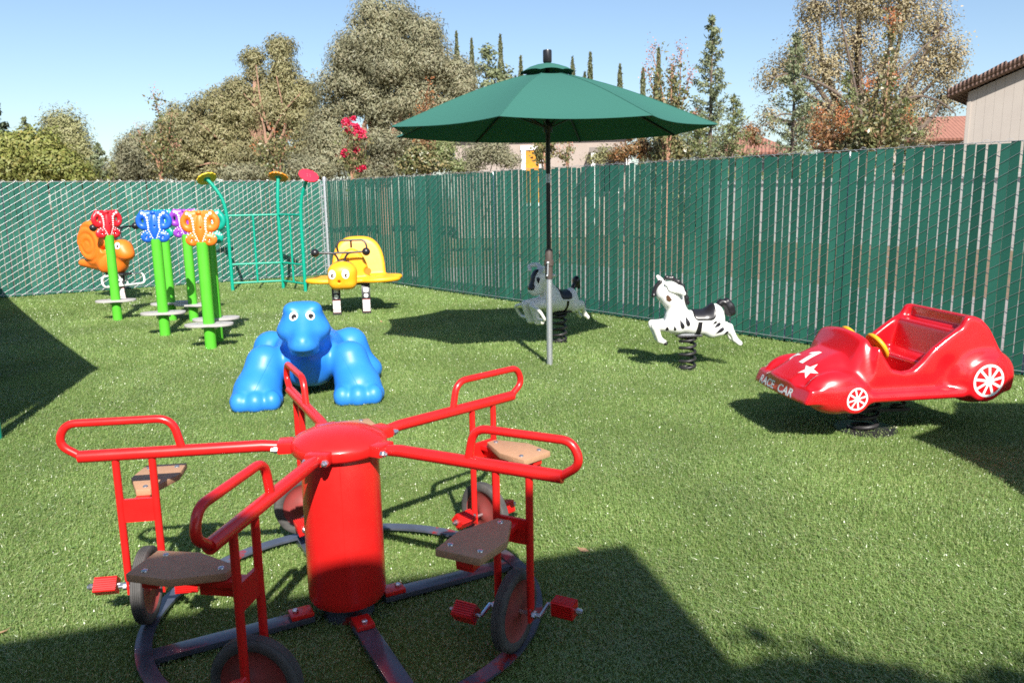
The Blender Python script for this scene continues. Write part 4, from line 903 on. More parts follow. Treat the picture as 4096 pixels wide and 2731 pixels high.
# ---- blue crawl through dinosaur
dn = thing('blue_dinosaur', 'big shiny blue plastic dinosaur facing the camera behind the merry go round', 'play animal', (-1.62, 6.04, 0), R(11))
def dino(p):
    x, y, z = p; X = np.abs(x); q = (X, y, z); k = .06
    leg = cap(q, (.395, .13, .05), (.335, .25, .31), .178, .150); leg = smin(leg, ell(q, (.40, .12, .12), (.175, .19, .16)), .05)
    paw = ell(q, (.398, .07, .055), (.205, .20, .115))
    toes = None
    for tx in (.270, .390, .510):
        e = ell(q, (tx, -.070 + .02 * abs(tx - .39) / .12, .066), (.072, .075, .086)); toes = e if toes is None else np.minimum(toes, e)
    paw = smin(paw, toes, .022); f = smin(leg, paw, .018)
    hind = smin(cap(q, (.40, .86, .05), (.34, .82, .33), .17, .15), ell(q, (.42, .80, .10), (.19, .2, .13)), .05)
    body = smin(ell(p, (0, .62, .34), (.29, .52, .20)), ell(p, (0, .36, .30), (.25, .2, .235)), .06)
    body = smin(body, cap(p, (0, 1.0, .34), (0, 1.5, .12), .2, .05), .1)
    f = smin(f, hind, .025); f = smin(f, body, .07)
    f = smax(f, -ell(p, (0, .55, -.10), (.21, 1.1, .19)), .03)
    neck = cap(p, (0, .40, .40), (0, .14, .60), .20, .175); head = ell(p, (0, .10, .69), (.150, .17, .130))
    brow = ell(q, (.078, .03, .765), (.068, .085, .055)); jowl = ell(p, (0, .04, .600), (.208, .18, .118))
    nose = cap(p, (0, .02, .740), (0, -.165, .535), .044, .080); lip = ell(p, (0, -.110, .500), (.118, .125, .062))
    hd = smin(smin(head, brow, .05), jowl, .08); hd = smin(hd, nose, .05); hd = smin(hd, lip, .05)
    jaw = ell(p, (0, -.02, .455), (.115, .14, .052)); hd = smin(hd, jaw, .012)
    crease = cap(q, (0, -.228, .458), (.085, -.19, .462), .015); crease = np.minimum(crease, cap(q, (.085, -.19, .462), (.150, -.10, .505), .016)); crease = np.minimum(crease, cap(q, (.150, -.10, .505), (.205, .01, .580), .015))
    hd = smax(hd, -cap(q, (.035, -.30, .545), (.035, -.20, .545), .007), .004); hd = smax(hd, -crease, .008)
    f = smax(f, -cap(q, (.215, .20, .62), (.235, .34, .50), .035), .04)
    f = smin(f, smin(neck, hd, .03), .022)
    seam = np.abs(X - (.36 - .02 + .16 * (z - .3))) - .0012
    return np.maximum(f, -z + .0)
db = moulded('body', dino, (-.68, -.26, -.02), (.68, 1.6, .88), .0092, BLUE, dn, 1, 3); bv = bvh_of(db)
for s in (-1, 1):
    ew = decal('eye', bv, (s * .076, -.12, .742), (1, 0, 0), (s * .30, -1, .34), [circ(.035, 28)], EYEW, dn, .0025)
    decal('pupil', bv, (s * .076 + .004, -.12, .738), (1, 0, 0), (s * .30, -1, .34), [circ(.0215, 24)], EYEB, ew, .0045)
    decal('glint', bv, (s * .076 + .014, -.12, .722), (1, 0, 0), (s * .30, -1, .34), [circ(.006, 12)], EYEW, ew, .006)
    pts = []
    for k in range(16):
        z = .40 - k * .016; h = bv.ray_cast((s * (.255 + .010 * k * .9), -.6, z), (0, 1, 0))
        if h[0]: pts.append(h[0] + Vector((0, -.0005, 0)))
    if len(pts) > 3: obj('mould_seam', [tube(pts, .0022, 5)], BLUE, dn)

# ---- spring zebra
def drop(x, z, L, w_, ang):                            # tear shaped stripe
    o = []
    for k in range(20):
        a = 2 * PI * k / 20; r = math.sin(a / 2) ** 1.6; o.append((math.cos(a) * L * .5, math.sin(a) * w_ * r))
    ca, sa = math.cos(ang), math.sin(ang)
    return [(x + ca * u - sa * v, z + sa * u + ca * v) for u, v in o]
zb = thing('zebra_spring_rider', 'white zebra spring rider with black stripes, saddle and tail on a coil spring', 'spring rider', (1.619, 7.125, 0), R(2))
def X_(cx): return (cx - 712) / 1522
def Z_(cy): return (1480 - cy) / 1522 + .012
def pz(cx, y, cy): return (X_(cx), y, Z_(cy))
def zebra(p):
    x, y, z = p; Y = np.abs(y); q = (x, Y, z)
    f = cap(p, pz(560, 0, 825), pz(1050, 0, 825), .104, .100)
    f = smin(f, ell(p, pz(1085, 0, 760), (.082, .095, .125)), .05)
    f = smin(f, ell(p, pz(540, 0, 770), (.10, .10, .14)), .05); f = smin(f, ell(p, pz(880, 0, 905), (.15, .085, .065)), .05)
    f = smin(f, cap(p, pz(555, 0, 700), pz(545, 0, 430), .078, .060), .05)
    hd = ell(p, pz(430, 0, 385), (.110, .080, .092)); hd = smin(hd, cap(p, pz(375, 0, 430), pz(420, 0, 570), .078, .040), .04)
    hd = smin(hd, ell(q, pz(440, .04, 470), (.075, .05, .085)), .03)
    f = smin(f, hd, .035)
    f = smin(f, cap(q, pz(540, .055, 860), pz(255, .06, 855), .070, .036), .03); f = smin(f, ell(q, pz(215, .06, 845), (.032, .03, .035)), .015)
    f = smin(f, cap(q, pz(230, .06, 880), pz(300, .045, 1060), .034, .027), .015); f = smin(f, cap(q, pz(310, .045, 1060), pz(375, .045, 1095), .030, .022), .01)
    f = smin(f, cap(q, pz(1030, .05, 930), pz(1200, .06, 930), .078, .05), .03); f = smin(f, ell(q, pz(1245, .065, 885), (.045, .03, .035)), .02)
    f = smin(f, cap(q, pz(1260, .065, 900), pz(1350, .06, 1060), .034, .026), .015); f = smin(f, cap(q, pz(1350, .06, 1070), pz(1420, .06, 1125), .027, .026), .015)
    rim = rbox(p, pz(905, 0, 690), (.118, .2, .075), .03); f = smin(f, np.maximum(smax(f - .007, rim, .01), 0 * x - 1), .004)
    return f
zo = moulded('body', zebra, (-.42, -.17, .2), (.55, .17, .92), .0068, WHITEP, zb, 1, 1); zv = bvh_of(zo)
def zmane(p):
    f = None; pts = [pz(385, 0, 200), pz(470, 0, 205), pz(560, 0, 260), pz(620, 0, 330), pz(650, 0, 410), pz(675, 0, 490), pz(690, 0, 560)]
    for a, b in zip(pts, pts[1:]):
        e = cap(p, a, b, .019); f = e if f is None else smin(f, e, .01)
    for a in pts: f = smin(f, ell(p, (a[0] + .010, 0, a[2] + .010), (.017, .017, .017)), .008)
    g_ = [pz(310, 0, 250), pz(255, 0, 310), pz(225, 0, 380), pz(222, 0, 430)]
    for a, b in zip(g_, g_[1:]): f = np.minimum(f, cap(p, a, b, .020))
    f = smin(f, ell(p, pz(215, 0, 440), (.018, .03, .018)), .01)
    return f
moulded('mane', zmane, (-.4, -.08, .5), (.08, .08, .92), .006, BLACKP, zb, 1, 1)
def zears(p):
    x, y, z = p; a = cap(p, pz(375, -.065, 275), pz(600, -.105, 405), .022, .020); a = smin(a, ell(p, pz(495, -.092, 340), (.074, .024, .040)), .03)
    b = cap(p, pz(365, .03, 290), pz(290, .05, 190), .036, .018); return np.minimum(a, b)
moulded('ears', zears, (-.32, -.17, .66), (-.02, .13, .9), .005, WHITEP, zb, 1, 1)
def ztail(p):
    f = None; pts = [pz(1110, 0, 640), pz(1160, 0, 565), pz(1240, 0, 560), pz(1290, 0, 620), pz(1310, 0, 690)]
    for i, (a, b) in enumerate(zip(pts, pts[1:])):
        e = cap(p, a, b, .026 + .006 * i, .032 + .004 * i); f = e if f is None else smin(f, e, .02)
    f = smin(f, cap(p, pz(1260, .0, 600), pz(1255, 0, 715), .03, .018), .02)
    x, y, z = p; return f + .0028 * np.sin(110 * (x * .9 + z * .45) + 40 * y)
moulded('tail', ztail, (.2, -.09, .45), (.46, .09, .68), .005, BLACKP, zb, 1, 1)
def zsaddle(p):
    f = zebra(p) - .012; reg = rbox(p, pz(905, 0, 640), (.102, .3, .092), .05); return smax(f, reg, .012)
sd = moulded('saddle', zsaddle, (-.02, -.17, .4), (.3, .17, .66), .005, BLACKP, zb, 1, 1)
for s, nm in ((-1, 'near'), (1, 'far')):
    P_ = [drop(X_(380), Z_(880), .045, .021, R(97)), drop(X_(482), Z_(875), .046, .016, R(108)), drop(X_(575), Z_(820), .095, .028, R(113)), drop(X_(658), Z_(785), .100, .028, R(110)),
          drop(X_(1035), Z_(820), .050, .016, R(215)), drop(X_(1070), Z_(855), .080, .024, R(212)), drop(X_(1105), Z_(930), .100, .025, R(210)), drop(X_(1200), Z_(965), .055, .018, R(216))]
    if s > 0: P_ = [[(-x, z) for x, z in q] for q in P_]
    decal('stripes', zv, (0, s * .05, 0), (-s, 0, 0), (0, s, 0), P_, BLACKP, zb, .0022, .01) if False else decal('stripes', zv, (0, s * .05, 0), (1, 0, 0) if s < 0 else (-1, 0, 0), (0, s, 0), P_, BLACKP, zb, .0022, .01)
    band = [(X_(815), Z_(800)), (X_(872), Z_(800)), (X_(855), Z_(990)), (X_(780), Z_(990))]
    if s > 0: band = [(-x, z) for x, z in band]
    decal('girth_strap', zv, (0, s * .05, 0), (1, 0, 0) if s < 0 else (-1, 0, 0), (0, s, 0), [band], BLACKP, zb, .003, .012)
    eye = [(X_(364), Z_(436)), (X_(382), Z_(416)), (X_(408), Z_(436)), (X_(445), Z_(490)), (X_(414), Z_(514)), (X_(374), Z_(494))]
    if s > 0: eye = [(-x, z) for x, z in eye]
    decal('eye', zv, (0, s * .05, 0), (1, 0, 0) if s < 0 else (-1, 0, 0), (0, s, 0), [eye], EYEBR, zb, .003, .008)
    for cx, cy, d in ((392, 1112, .022), (1445, 1140, .024)):
        obj('hoof', [ball((X_(cx) - .008, s * .052, Z_(cy) + .006), (d, .022, d * .9), 12, 8)], BLACKP, zb)
def spring(parent, r, wr, z0, z1, turns, c=(0, 0), plate=(.115, .085)):
    sp = obj('coil_spring', [coil(r, wr, z0, z1, turns, 10, c)], BLACKR, parent)
    obj('mounting_plate', [box((c[0], c[1], z1 + .004), (plate[0] * 2, plate[1] * 2, .010)), lathe([(r * .7, z1 - .03), (r * .7, z1)], 16, (c[0], c[1], 0))], BLACKR, sp, bevel=.002)
    obj('anchor_ring', [lathe([(r * 1.15, .0), (r * 1.15, .012), (r * .6, .014)], 24, (c[0], c[1], 0))], BLACKR, sp)
    return sp
spring(zb, .071, .0135, .0, .318, 5.6)
obj('skid_plate', [box((.02, 0, .335), (.26, .12, .012))], STEEL, zb, bevel=.002)

# ---- spring cow in the umbrella's shade
cw = thing('cow_spring_rider', 'white cow spring rider with black blaze and saddle behind the umbrella pole', 'spring rider', (0.529, 8.627, 0), R(34))
COWW = principled('cream_white_paint', (0.82, 0.80, 0.76), 0.4, var=(8, (0.77, 0.75, 0.70)))
def cow(p):
    x, y, z = p; q = (x, np.abs(y), z)
    f = cap(p, (-.12, 0, .46), (.20, 0, .445), .115, .115); f = smin(f, ell(p, (.24, 0, .47), (.09, .105, .125)), .05); f = smin(f, ell(p, (-.13, 0, .50), (.10, .10, .14)), .05)
    f = smin(f, cap(p, (-.14, 0, .54), (-.20, 0, .70), .085, .075), .05)
    hd = ell(p, (-.235, 0, .735), (.115, .10, .11)); hd = smin(hd, cap(p, (-.28, 0, .70), (-.325, 0, .615), .082, .075), .04)
    f = smin(f, hd, .035)
    f = smin(f, cap(q, (-.16, .06, .46), (-.40, .075, .455), .07, .042), .03); f = smin(f, cap(q, (-.41, .075, .45), (-.35, .07, .27), .042, .034), .02); f = smin(f, cap(q, (-.35, .07, .27), (-.28, .07, .255), .034, .026), .012)
    f = smin(f, cap(q, (.22, .055, .40), (.37, .065, .40), .078, .05), .03); f = smin(f, cap(q, (.38, .065, .41), (.46, .065, .29), .04, .03), .02); f = smin(f, cap(q, (.46, .065, .285), (.52, .065, .25), .03, .028), .015)
    f = smin(f, rbox(p, (.05, 0, .56), (.125, .2, .075), .03) * 0 + np.maximum(f - .006, rbox(p, (.05, 0, .55), (.125, .2, .085), .03)), .004)
    return f
co_ = moulded('body', cow, (-.52, -.2, .18), (.62, .2, .92), .0075, COWW, cw, 1, 1); cv = bvh_of(co_)
moulded('saddle', lambda p: smax(cow(p) - .012, rbox(p, (.05, 0, .58), (.105, .3, .095), .05), .012), (-.09, -.17, .42), (.2, .17, .66), .0055, BLACKP, cw, 1, 1)
moulded('tail', lambda p: smin(cap(p, (.27, 0, .57), (.35, 0, .66), .025, .045), cap(p, (.35, 0, .67), (.395, 0, .60), .05, .03), .02) + .003 * np.sin(95 * (p[0] + p[2] * .4)), (.2, -.09, .5), (.5, .09, .75), .006, BLACKP, cw, 1, 1)
def blaze(p):
    return smax(cow(p) - .010, np.minimum(rbox(p, (-.36, 0, .73), (.12, .04, .10), .03), rbox(p, (-.40, 0, .64), (.06, .055, .03), .02)), .008)
moulded('black_blaze', blaze, (-.48, -.1, .55), (-.2, .1, .9), .005, BLACKP, cw, 1, 1)
hs_ = []
for s in (-1, 1):
    hs_.append(tube(bez([(-.22, s * .03, .82), (-.23, s * .10, .865), (-.29, s * .15, .85), (-.30, s * .12, .80)], 6), [.03, .03, .03, .03, .028, .028, .027, .026, .025, .024, .024, .023, .023, .022, .021, .021, .02, .02, .016][:19], 10))
obj('horns', hs_, COWW, cw)
obj('ears', [ball((-.20, s * .135, .765), (.028, .07, .022)) for s in (-1, 1)], COWW, cw)
for s in (-1, 1):
    sg = (1, 0, 0) if s < 0 else (-1, 0, 0); mx = 1 if s < 0 else -1
    decal('eye', cv, (0, s * .05, 0), sg, (-.5, s, 0), [[(mx * (-.29 + .026 * math.cos(a) * (.6 + .4 * math.sin(a))), .715 + .034 * math.sin(a)) for a in [2 * PI * k / 18 for k in range(18)]]], EYEB, cw, .003, .01)
    decal('girth_strap', cv, (0, s * .05, 0), sg, (0, s, 0), [[(mx * .03, .47), (mx * .075, .47), (mx * .06, .34), (mx * .01, .34)]], BLACKP, cw, .003, .012)
    obj('foot_ring', [tube(fillet([(-.36, s * .10, .30), (-.36, s * .23, .30), (-.44, s * .23, .42), (-.44, s * .10, .45)], .05, 6), .017, 10)], COWW, cw)
    obj('hoof', [ball((-.275, s * .07, .25), (.024, .026, .022)), ball((.525, s * .065, .245), (.024, .026, .022))], BLACKP, cw)
for ch in cw.children:                                # a short coupled calf: the hind half is drawn in
    for sub in [ch] + list(ch.children):
        for v in sub.data.vertices:
            if v.co.x > 0: v.co.x *= .68
spring(cw, .075, .014, .0, .33, 5.5)

# ---- yellow bee like butterfly rider on two strip springs
be = thing('butterfly_spring_rider', 'yellow butterfly spring rider with a round face, wings and black ball antennae', 'spring rider', (-2.25, 11.01, 0), R(10))
def beeX(cx): return (cx - 1035) / 1140
def beeZ(cy): return (1440 - cy) / 1140 + .01
def bee_body(p):
    x, y, z = p
    w1 = None
    for (cx, cy, rx, ry) in ((-.36, .05, .26, .17), (-.32, .36, .22, .17), (.40, .02, .30, .17), (.44, .34, .30, .18), (0, .2, .3, .32)):
        e = np.sqrt(((x - cx) / rx) ** 2 + ((y - cy) / ry) ** 2); e = (e - 1) * min(rx, ry); w1 = e if w1 is None else smin(w1, e, .03)
    wing = smax(w1, np.abs(z - .475 - .02 * np.abs(x)) - .036, .04)
    hump = smax(np.sqrt(((x - .03) / .235) ** 2 + ((z - .50) / .42) ** 2) * .25 - .25, np.abs(y - .12) - .10, .06)
    back = smax(((np.abs(x - .115) / .385) ** 2.9 + (np.abs(z - .45) / .615) ** 2.9) ** (1 / 2.9) * .38 - .38, np.abs(y - .50 - .25 * (z - .5)) - .085, .05)
    hollow = ell(p, (.10, .36, .80), (.26, .10, .26)); back = smax(back, -hollow, .04)
    f = smin(wing, hump, .03); f = smin(f, back, .03); f = np.maximum(f, .43 - z)
    for s, cx in ((1, .245), (-1, -.20)):
        f = smax(f, -cap(p, (cx, -.05, .60), (cx, .04, .60), .052), .01); f = smax(f, -cap(p, (cx * .55, -.03, .625), (cx, .02, .60), .018), .01)
    return f
bb = moulded('body', bee_body, (-.72, -.25, .38), (.82, .78, 1.13), .011, YELLOW, be, 1, 2)
def bee_head(p):
    x, y, z = p; f = rbox(p, (-.10, -.13, .545), (.19, .15, .17), .10); f = smin(f, ell(p, (-.10, -.14, .60), (.185, .16, .165)), .05)
    return smax(f, -cap(p, (-.145, -.4, .497), (-.145, -.24, .497), .020), .004)
bh = moulded('head', bee_head, (-.34, -.36, .33), (.14, .08, .80), .008, YELLOW, be, 1, 2); hv = bvh_of(bh)
obj('collar', [tube([(-.10 + .185 * math.cos(a), .0, .585 + .17 * math.sin(a)) for a in [R(-35) + R(250) * k / 24 for k in range(25)]], .012, 8)], BLACKR, be)
for s, cx in ((-1, -.235), (1, -.055)):
    e = decal('eye', hv, (cx, -.25, .592), (1, 0, 0), (0, -1, .15), [circ(.050, 24, ry=.062)], EYEW, bh, .003)
    decal('pupil', hv, (cx + .006, -.25, .575), (1, 0, 0), (0, -1, .15), [circ(.021, 18, ry=.025)], EYEBR, e, .005)
    decal('glint', hv, (cx + .016, -.25, .572), (1, 0, 0), (0, -1, .15), [circ(.008, 10)], EYEW, e, .0065)
an = obj('antenna_handle', [tube(fillet([(-.145, -.12, .72), (-.15, -.10, .80), (-.20, -.10, .875), (-.42, -.10, .88)], .05, 6), .0145, 10), tube(fillet([(-.065, -.12, .72), (-.06, -.10, .80), (-.01, -.10, .875), (.20, -.10, .885)], .05, 6), .0145, 10), tube([(-.2, -.10, .876), (0, -.10, .878)], .0145, 10), lathe([(.05, .70), (.05, .725), (.03, .745)], 16, (-.105, -.13, 0))], BLACKP, be)
for x in (-.455, .235): obj('ball_grip', [ball((x, -.10, .883), .057, 22, 14)], BLACKP, an)
obj('grip_bar', [tube(fillet([(-.15, .10, .87), (-.17, .10, .96), (-.13, .12, 1.035), (.20, .12, 1.035), (.24, .10, .98), (.25, .08, .88)], .06, 6), .0145, 10), tube([(.03, .12, 1.035), (.03, .14, .93)], .014, 10)], BLACKP, be)
obj('vent_hole', [xf(lathe([(.049, 0), (.049, .003)], 24), Matrix.Translation((.245, .045, .60)) @ Matrix.Rotation(PI / 2, 4, 'X'))], ORANGE, be)
LAB = principled('sticker_red', (0.55, 0.02, 0.02), 0.5); STRIPB = principled('black_spring_strip', (0.02, 0.02, 0.024), 0.4)
def strip_leg(parent, x, y0, H_, wd, bow):
    path = [(y0 + bow * (math.sin(PI * t) * .9) * -1, H_ * t) for t in [k / 16 for k in range(17)]]
    V = []; Fc = []; n = len(path)
    for y, z in path:
        for dx in (-wd / 2, wd / 2):
            for dy in (-.008, .008): V.append((x + dx, y + dy, z))
    for i in range(n - 1):
        a = i * 4; b = a + 4; Fc += [(a, a + 2, b + 2, b), (a + 1, b + 1, b + 3, a + 3), (a, b, b + 1, a + 1), (a + 2, a + 3, b + 3, b + 2)]
    Fc += [(0, 1, 3, 2), (n * 4 - 4, n * 4 - 2, n * 4 - 1, n * 4 - 3)]
    lg = obj('strip_spring', [(V, Fc)], STRIPB, parent, angle=50)
    def patch(z0, z1, w_, off, mat, nm):
        vv = []; m = 6
        for k in range(m + 1):
            z = z0 + (z1 - z0) * k / m; t = z / H_; y = y0 - bow * .9 * math.sin(PI * t) - .008 - off
            vv += [(x - w_ / 2, y, z), (x + w_ / 2, y, z)]
        return obj(nm, [(vv, [(2 * k, 2 * k + 1, 2 * k + 3, 2 * k + 2) for k in range(m)])], mat, lg)
    patch(.035, .215, wd * .86, .0015, LAB, 'red_sticker'); 
    for z0, z1 in ((.04, .076), (.081, .147), (.152, .208)): patch(z0, z1, wd * .86, .003, DECW, 'white_sticker')
    patch(.318, .378, wd * .55, .002, DECW, 'warning_sticker')
    t = .268 / H_; yy = y0 - bow * .9 * math.sin(PI * t) - .0105
    obj('round_sticker', [([(x + .030 * math.cos(a), yy, .268 + .030 * math.sin(a)) for a in [2 * PI * k / 24 for k in range(24)]], [tuple(range(24))])], DECW, lg)
    obj('foot', [box((x, y0, .012), (wd * 1.05, .06, .024))], STRIPB, lg, bevel=.003)
    return lg
strip_leg(be, -.205, .0, .46, .118, .055); strip_leg(be, .205, .02, .46, .118, .055)
obj('frame', [box((0, .15, .425), (.5, .3, .02))], STRIPB, be)

# ---- orange snail rider
sn = thing('snail_spring_rider', 'orange snail spring rider with ball antennae behind the red butterfly post', 'spring rider', (-6.56, 13.02, 0), R(-27), scale=1.08)
def snail(p):
    x, y, z = p
    shell = smax(np.sqrt((x + .30) ** 2 + (z - .90) ** 2) - .34, np.abs(y) - .15, .10)
    for k in range(3):
        pass
    r = np.sqrt((x + .36) ** 2 + (z - .86) ** 2); th = np.arctan2(z - .86, x + .36)
    groove = np.abs(((r - .03 * th / PI) / .105) % 1.0 - .5) * .105
    shell = shell + .016 * np.exp(-(groove / .018) ** 2) * (r > .05)
    foot = cap(p, (-.72, 0, .57), (.10, 0, .53), .06, .125); foot = smin(foot, cap(p, (-.1, 0, .55), (.16, 0, .62), .15, .13), .06)
    neck = cap(p, (.12, 0, .58), (.18, 0, .78), .13, .12); head = ell(p, (.24, 0, .79), (.165, .155, .155)); head = smin(head, ell(p, (.32, 0, .72), (.12, .12, .10)), .05)
    cheek = cap((x, np.abs(y), z), (.27, .12, .665), (.35, .08, .645), .006); head = smax(head, -cheek, .01)
    f = smin(shell, foot, .05); f = smin(f, smin(neck, head, .03), .05)
    for yy in (-.18,): f = smax(f, -cap(p, (-.03, yy - .05, .80), (-.03, yy + .09, .80), .045), .01)
    return np.maximum(f, .44 - z)
sb = moulded('body', snail, (-.85, -.26, .40), (.5, .26, 1.30), .0125, ORANGE, sn, 1, 2); sv = bvh_of(sb)
for s in (-1, 1):
    e = decal('eye', sv, (.30, s * .12, .855), (0, -s, 0) if False else (s * -.6, 1, 0), (.75, s * .75, .25), [circ(.038, 20, ry=.052)], EYEW, sn, .003)
    decal('pupil', sv, (.305, s * .12, .845), (s * -.6, 1, 0), (.75, s * .75, .25), [circ(.017, 14, ry=.021)], EYEBR, e, .005)
an = obj('antenna_handle', [tube(fillet([(.20, s * .04, .92), (.16, s * .05, 1.05), (.13, s * .12, 1.12), (.13, s * .33, 1.13)], .05, 6), .0145, 10) for s in (-1, 1)] + [tube([(.13, -.12, 1.12), (.13, .12, 1.12)], .0145, 10)], BLACKP, sn)
for s in (-1, 1): obj('ball_grip', [ball((.13, s * .355, 1.13), .055, 20, 12)], BLACKP, an)
obj('foot_rest', [tube(fillet([(.22, -.36, .25), (.19, -.36, .41), (.19, .36, .41), (.22, .36, .25)], .075, 7, True), .016, 10, True), tube([(.22, -.05, .25), (.19, -.06, .41)], .013, 8), tube([(.22, .05, .25), (.19, .06, .41)], .013, 8)], WHITEP, sn)
for o_ in [strip_leg(sn, 0.0, .0, .44, .118, .06)]:
    o_.rotation_euler = (0, 0, R(26)); o_.location = (.16, 0, 0)
obj('frame', [box((.10, 0, .425), (.4, .16, .03)), box((.16, 0, .36), (.05, .08, .12))], STRIPB, sn)

# ---- red race car
cr = thing('race_car_spring_rider', 'shiny red two seat race car spring rider with white wheels and lettering', 'ride-on car', (2.40, 5.19, 0), R(8))
TU = [-.74, -.66, -.617, -.52, -.426, -.34, -.288, -.25, -.215, -.185, -.160, -.11, -.05, .03, .10, .16, .22, .30, .38, .42, .455, .50, .56, .62, .68, .73, .78, .84]
TZ = [.36, .385, .405, .462, .517, .555, .574, .630, .690, .708, .690, .58, .49, .468, .478, .53, .60, .66, .715, .735, .80, .808, .785, .725, .62, .52, .43, .36]
def car(p):
    u, v, z = p; av = np.abs(v)
    top = np.interp(u, TU, TZ); fr = np.clip((-.135 - u) / .05, 0, 1); cowl = np.clip((u + .31) / .05, 0, 1) * fr
    drop = (1 - cowl) * (.10 * np.clip((av - .12) / .16, 0, 1) ** 1.8) + cowl * (.03 * np.clip(av / .25, 0, 1) ** 2 + .24 * np.clip((av - .25) / .10, 0, 1) ** 1.6)
    tophood = top - fr * drop
    wmid = .350 - .022 * np.clip((z - .46) / .34, 0, 1) * (1 - fr) - .03 * np.clip((-.40 - u) / .25, 0, 1)
    hull = np.maximum(np.maximum((z - tophood) * .75, (.295 + .02 * np.clip(u, 0, 1)) - z), np.maximum(av - wmid, np.maximum(-.640 + .05 * (av / .35) ** 2 - u, u - (.80 - .10 * np.clip((z - .40) / .3, 0, 1)))))
    q = (u, av, z)
    ff = ell(q, (-.385, .280, .345), (.215, .108, .142))
    fw = smax(np.sqrt((u + .30) ** 2 + (z - .318) ** 2) - .104, np.abs(av - .315) - .058, .02)
    rf = ell(q, (.585, .285, .415), (.255, .110, .185)); rw = smax(np.sqrt((u - .590) ** 2 + (z - .395) ** 2) - .145, np.abs(av - .320) - .066, .02)
    scoop = ell(q, (.335, .40, .44), (.075, .07, .12))
    sill = rbox(q, (.12, .30, .315), (.34, .085, .030), .025)
    bump = rbox(q, (-.615 + .0 * u, .15, .335), (.05, .22, .052), .02)
    bump = np.maximum(np.maximum(np.abs(z - .335) - .05, av - .365), np.maximum(-.662 + .022 * (av / .36) ** 2 + .42 * (z - .285) - u, u + .54 - .03 * (av / .36) ** 2))
    f = smin(hull, bump, .010); f = smin(f, ff, .016); f = smin(f, fw, .012); f = smax(f, -scoop, .05); f = smin(f, rf, .028); f = smin(f, rw, .012); f = smin(f, sill, .03)
    cock = np.maximum(np.maximum(-.175 - u + .10 * np.clip(z - .5, 0, 1), u - (.345 + .20 * (z - .48))), np.maximum(av - (.284), .37 - z))
    seat = rbox(q, (.30, .0, .42), (.10, .30, .085), .02); cock = smax(cock, -seat, .01)
    f = smax(f, -cock, .018)
    rec = rbox(q, (.425, .0, .757), (.055, .275, .040), .015); f = smax(f, -rec, .012)
    under = rbox(q, (0.05, 0, .27), (.55, .27, .06), .02); f = smax(f, -under, .01)
    return f
cbod = moulded('body', car, (-.76, -.46, .18), (.90, .46, .88), .0085, CARRED, cr, 2, 3); kv = bvh_of(cbod)
for s in (-1, 1):
    U = (1, 0, 0) if s < 0 else (-1, 0, 0)
    for (u, z, r, ns) in ((-.30, .318, .073, 8), (.592, .395, .107, 9)):
        polys = ring_polys(r * .86, r, 36) + [circ(r * .28, 20)]
        for k in range(ns):
            a = 2 * PI * (k + .3) / ns; c_, s_ = math.cos(a), math.sin(a); w0 = r * .075
            polys.append([(c_ * r * .2 - s_ * w0, s_ * r * .2 + c_ * w0), (c_ * r * .2 + s_ * w0, s_ * r * .2 - c_ * w0), (c_ * r * .9 + s_ * w0, s_ * r * .9 - c_ * w0), (c_ * r * .9 - s_ * w0, s_ * r * .9 + c_ * w0)])
        decal('wheel_decal', kv, (u, s * .36, z), U, (0, s, 0), polys, DECW, cr, .002, .03)
star = [((.072 if k % 2 == 0 else .029) * math.sin(k * PI / 5), (.072 if k % 2 == 0 else .029) * math.cos(k * PI / 5)) for k in range(10)]
HN = (-.72, 0, .72)
one = [(-.022, -.062), (.022, -.062), (.022, .068), (-.004, .068), (-.040, .040), (-.040, .022), (-.016, .034), (-.016, -.062)]
decal('number_one', kv, (-.425, 0.0, .52), (0, -1, 0), (-.5, 0, .85), [[(x * 1.3, y * 1.15) for x, y in one]], DECW, cr, .0025, .02)
for s in (-1, 1): decal('star', kv, (-.49 + (.06 if s > 0 else -.02), s * .155 + .005, .47), (0, -1, 0), (-.5, s * .15, .85), [star], DECW, cr, .0025, .02)
tb = text_bm('RACE  CAR', .082, .12, .0022)
xs_ = [v.co.x for v in tb.verts]; ys_ = [v.co.y for v in tb.verts]; kx = .47 / (max(xs_) - min(xs_)); ky = .058 / (max(ys_) - min(ys_)); mx_ = (max(xs_) + min(xs_)) / 2; my_ = (max(ys_) + min(ys_)) / 2
for v in tb.verts: v.co.x = (v.co.x - mx_) * kx; v.co.y = (v.co.y - my_) * ky
decal('lettering', kv, (-.66, .030, .336), (0, -1, 0), (-1, 0, .35), None, DECW, cr, .0025, .02, .3, tb)
obj('far_sticker', [], DECW, cr) if False else None
for s in (-1, 1):
    Mx = Matrix.Translation((-.050, s * .150, .598)) @ Matrix.Rotation(R(58), 4, 'Y')
    obj('steering_wheel', [xf(tube([(.082 * math.cos(2 * PI * k / 32), .082 * math.sin(2 * PI * k / 32), .012) for k in range(32)], .0155, 10, True), Mx), xf(lathe([(.078, -.004), (.078, .006), (.03, .012), (.001, .014)], 28), Mx), xf(lathe([(.015, -.09), (.015, 0)], 10), Mx)], YELLOW, cr)
spring(cr, .088, .015, .0, .262, 4.2, (-.02, -.02), (.14, .16))
for x, y in ((-.20, .0), (.24, .0)): obj('helper_spring', [coil(.045, .009, .135, .27, 3.6, 8, (x, y))], BLACKR, cr)
obj('spring_arm', [box((.02, 0, .125), (.60, .05, .02))], BLACKR, cr)
obj('cross_beam', [box((.05, 0, .285), (.9, .12, .02)), box((.05, 0, .285), (.1, .5, .02))], BLACKR, cr)
obj('base_ring', [lathe([(.20, 0), (.20, .012), (.16, .014)], 32, (-.0, -.02, 0))], BLACKR, cr)

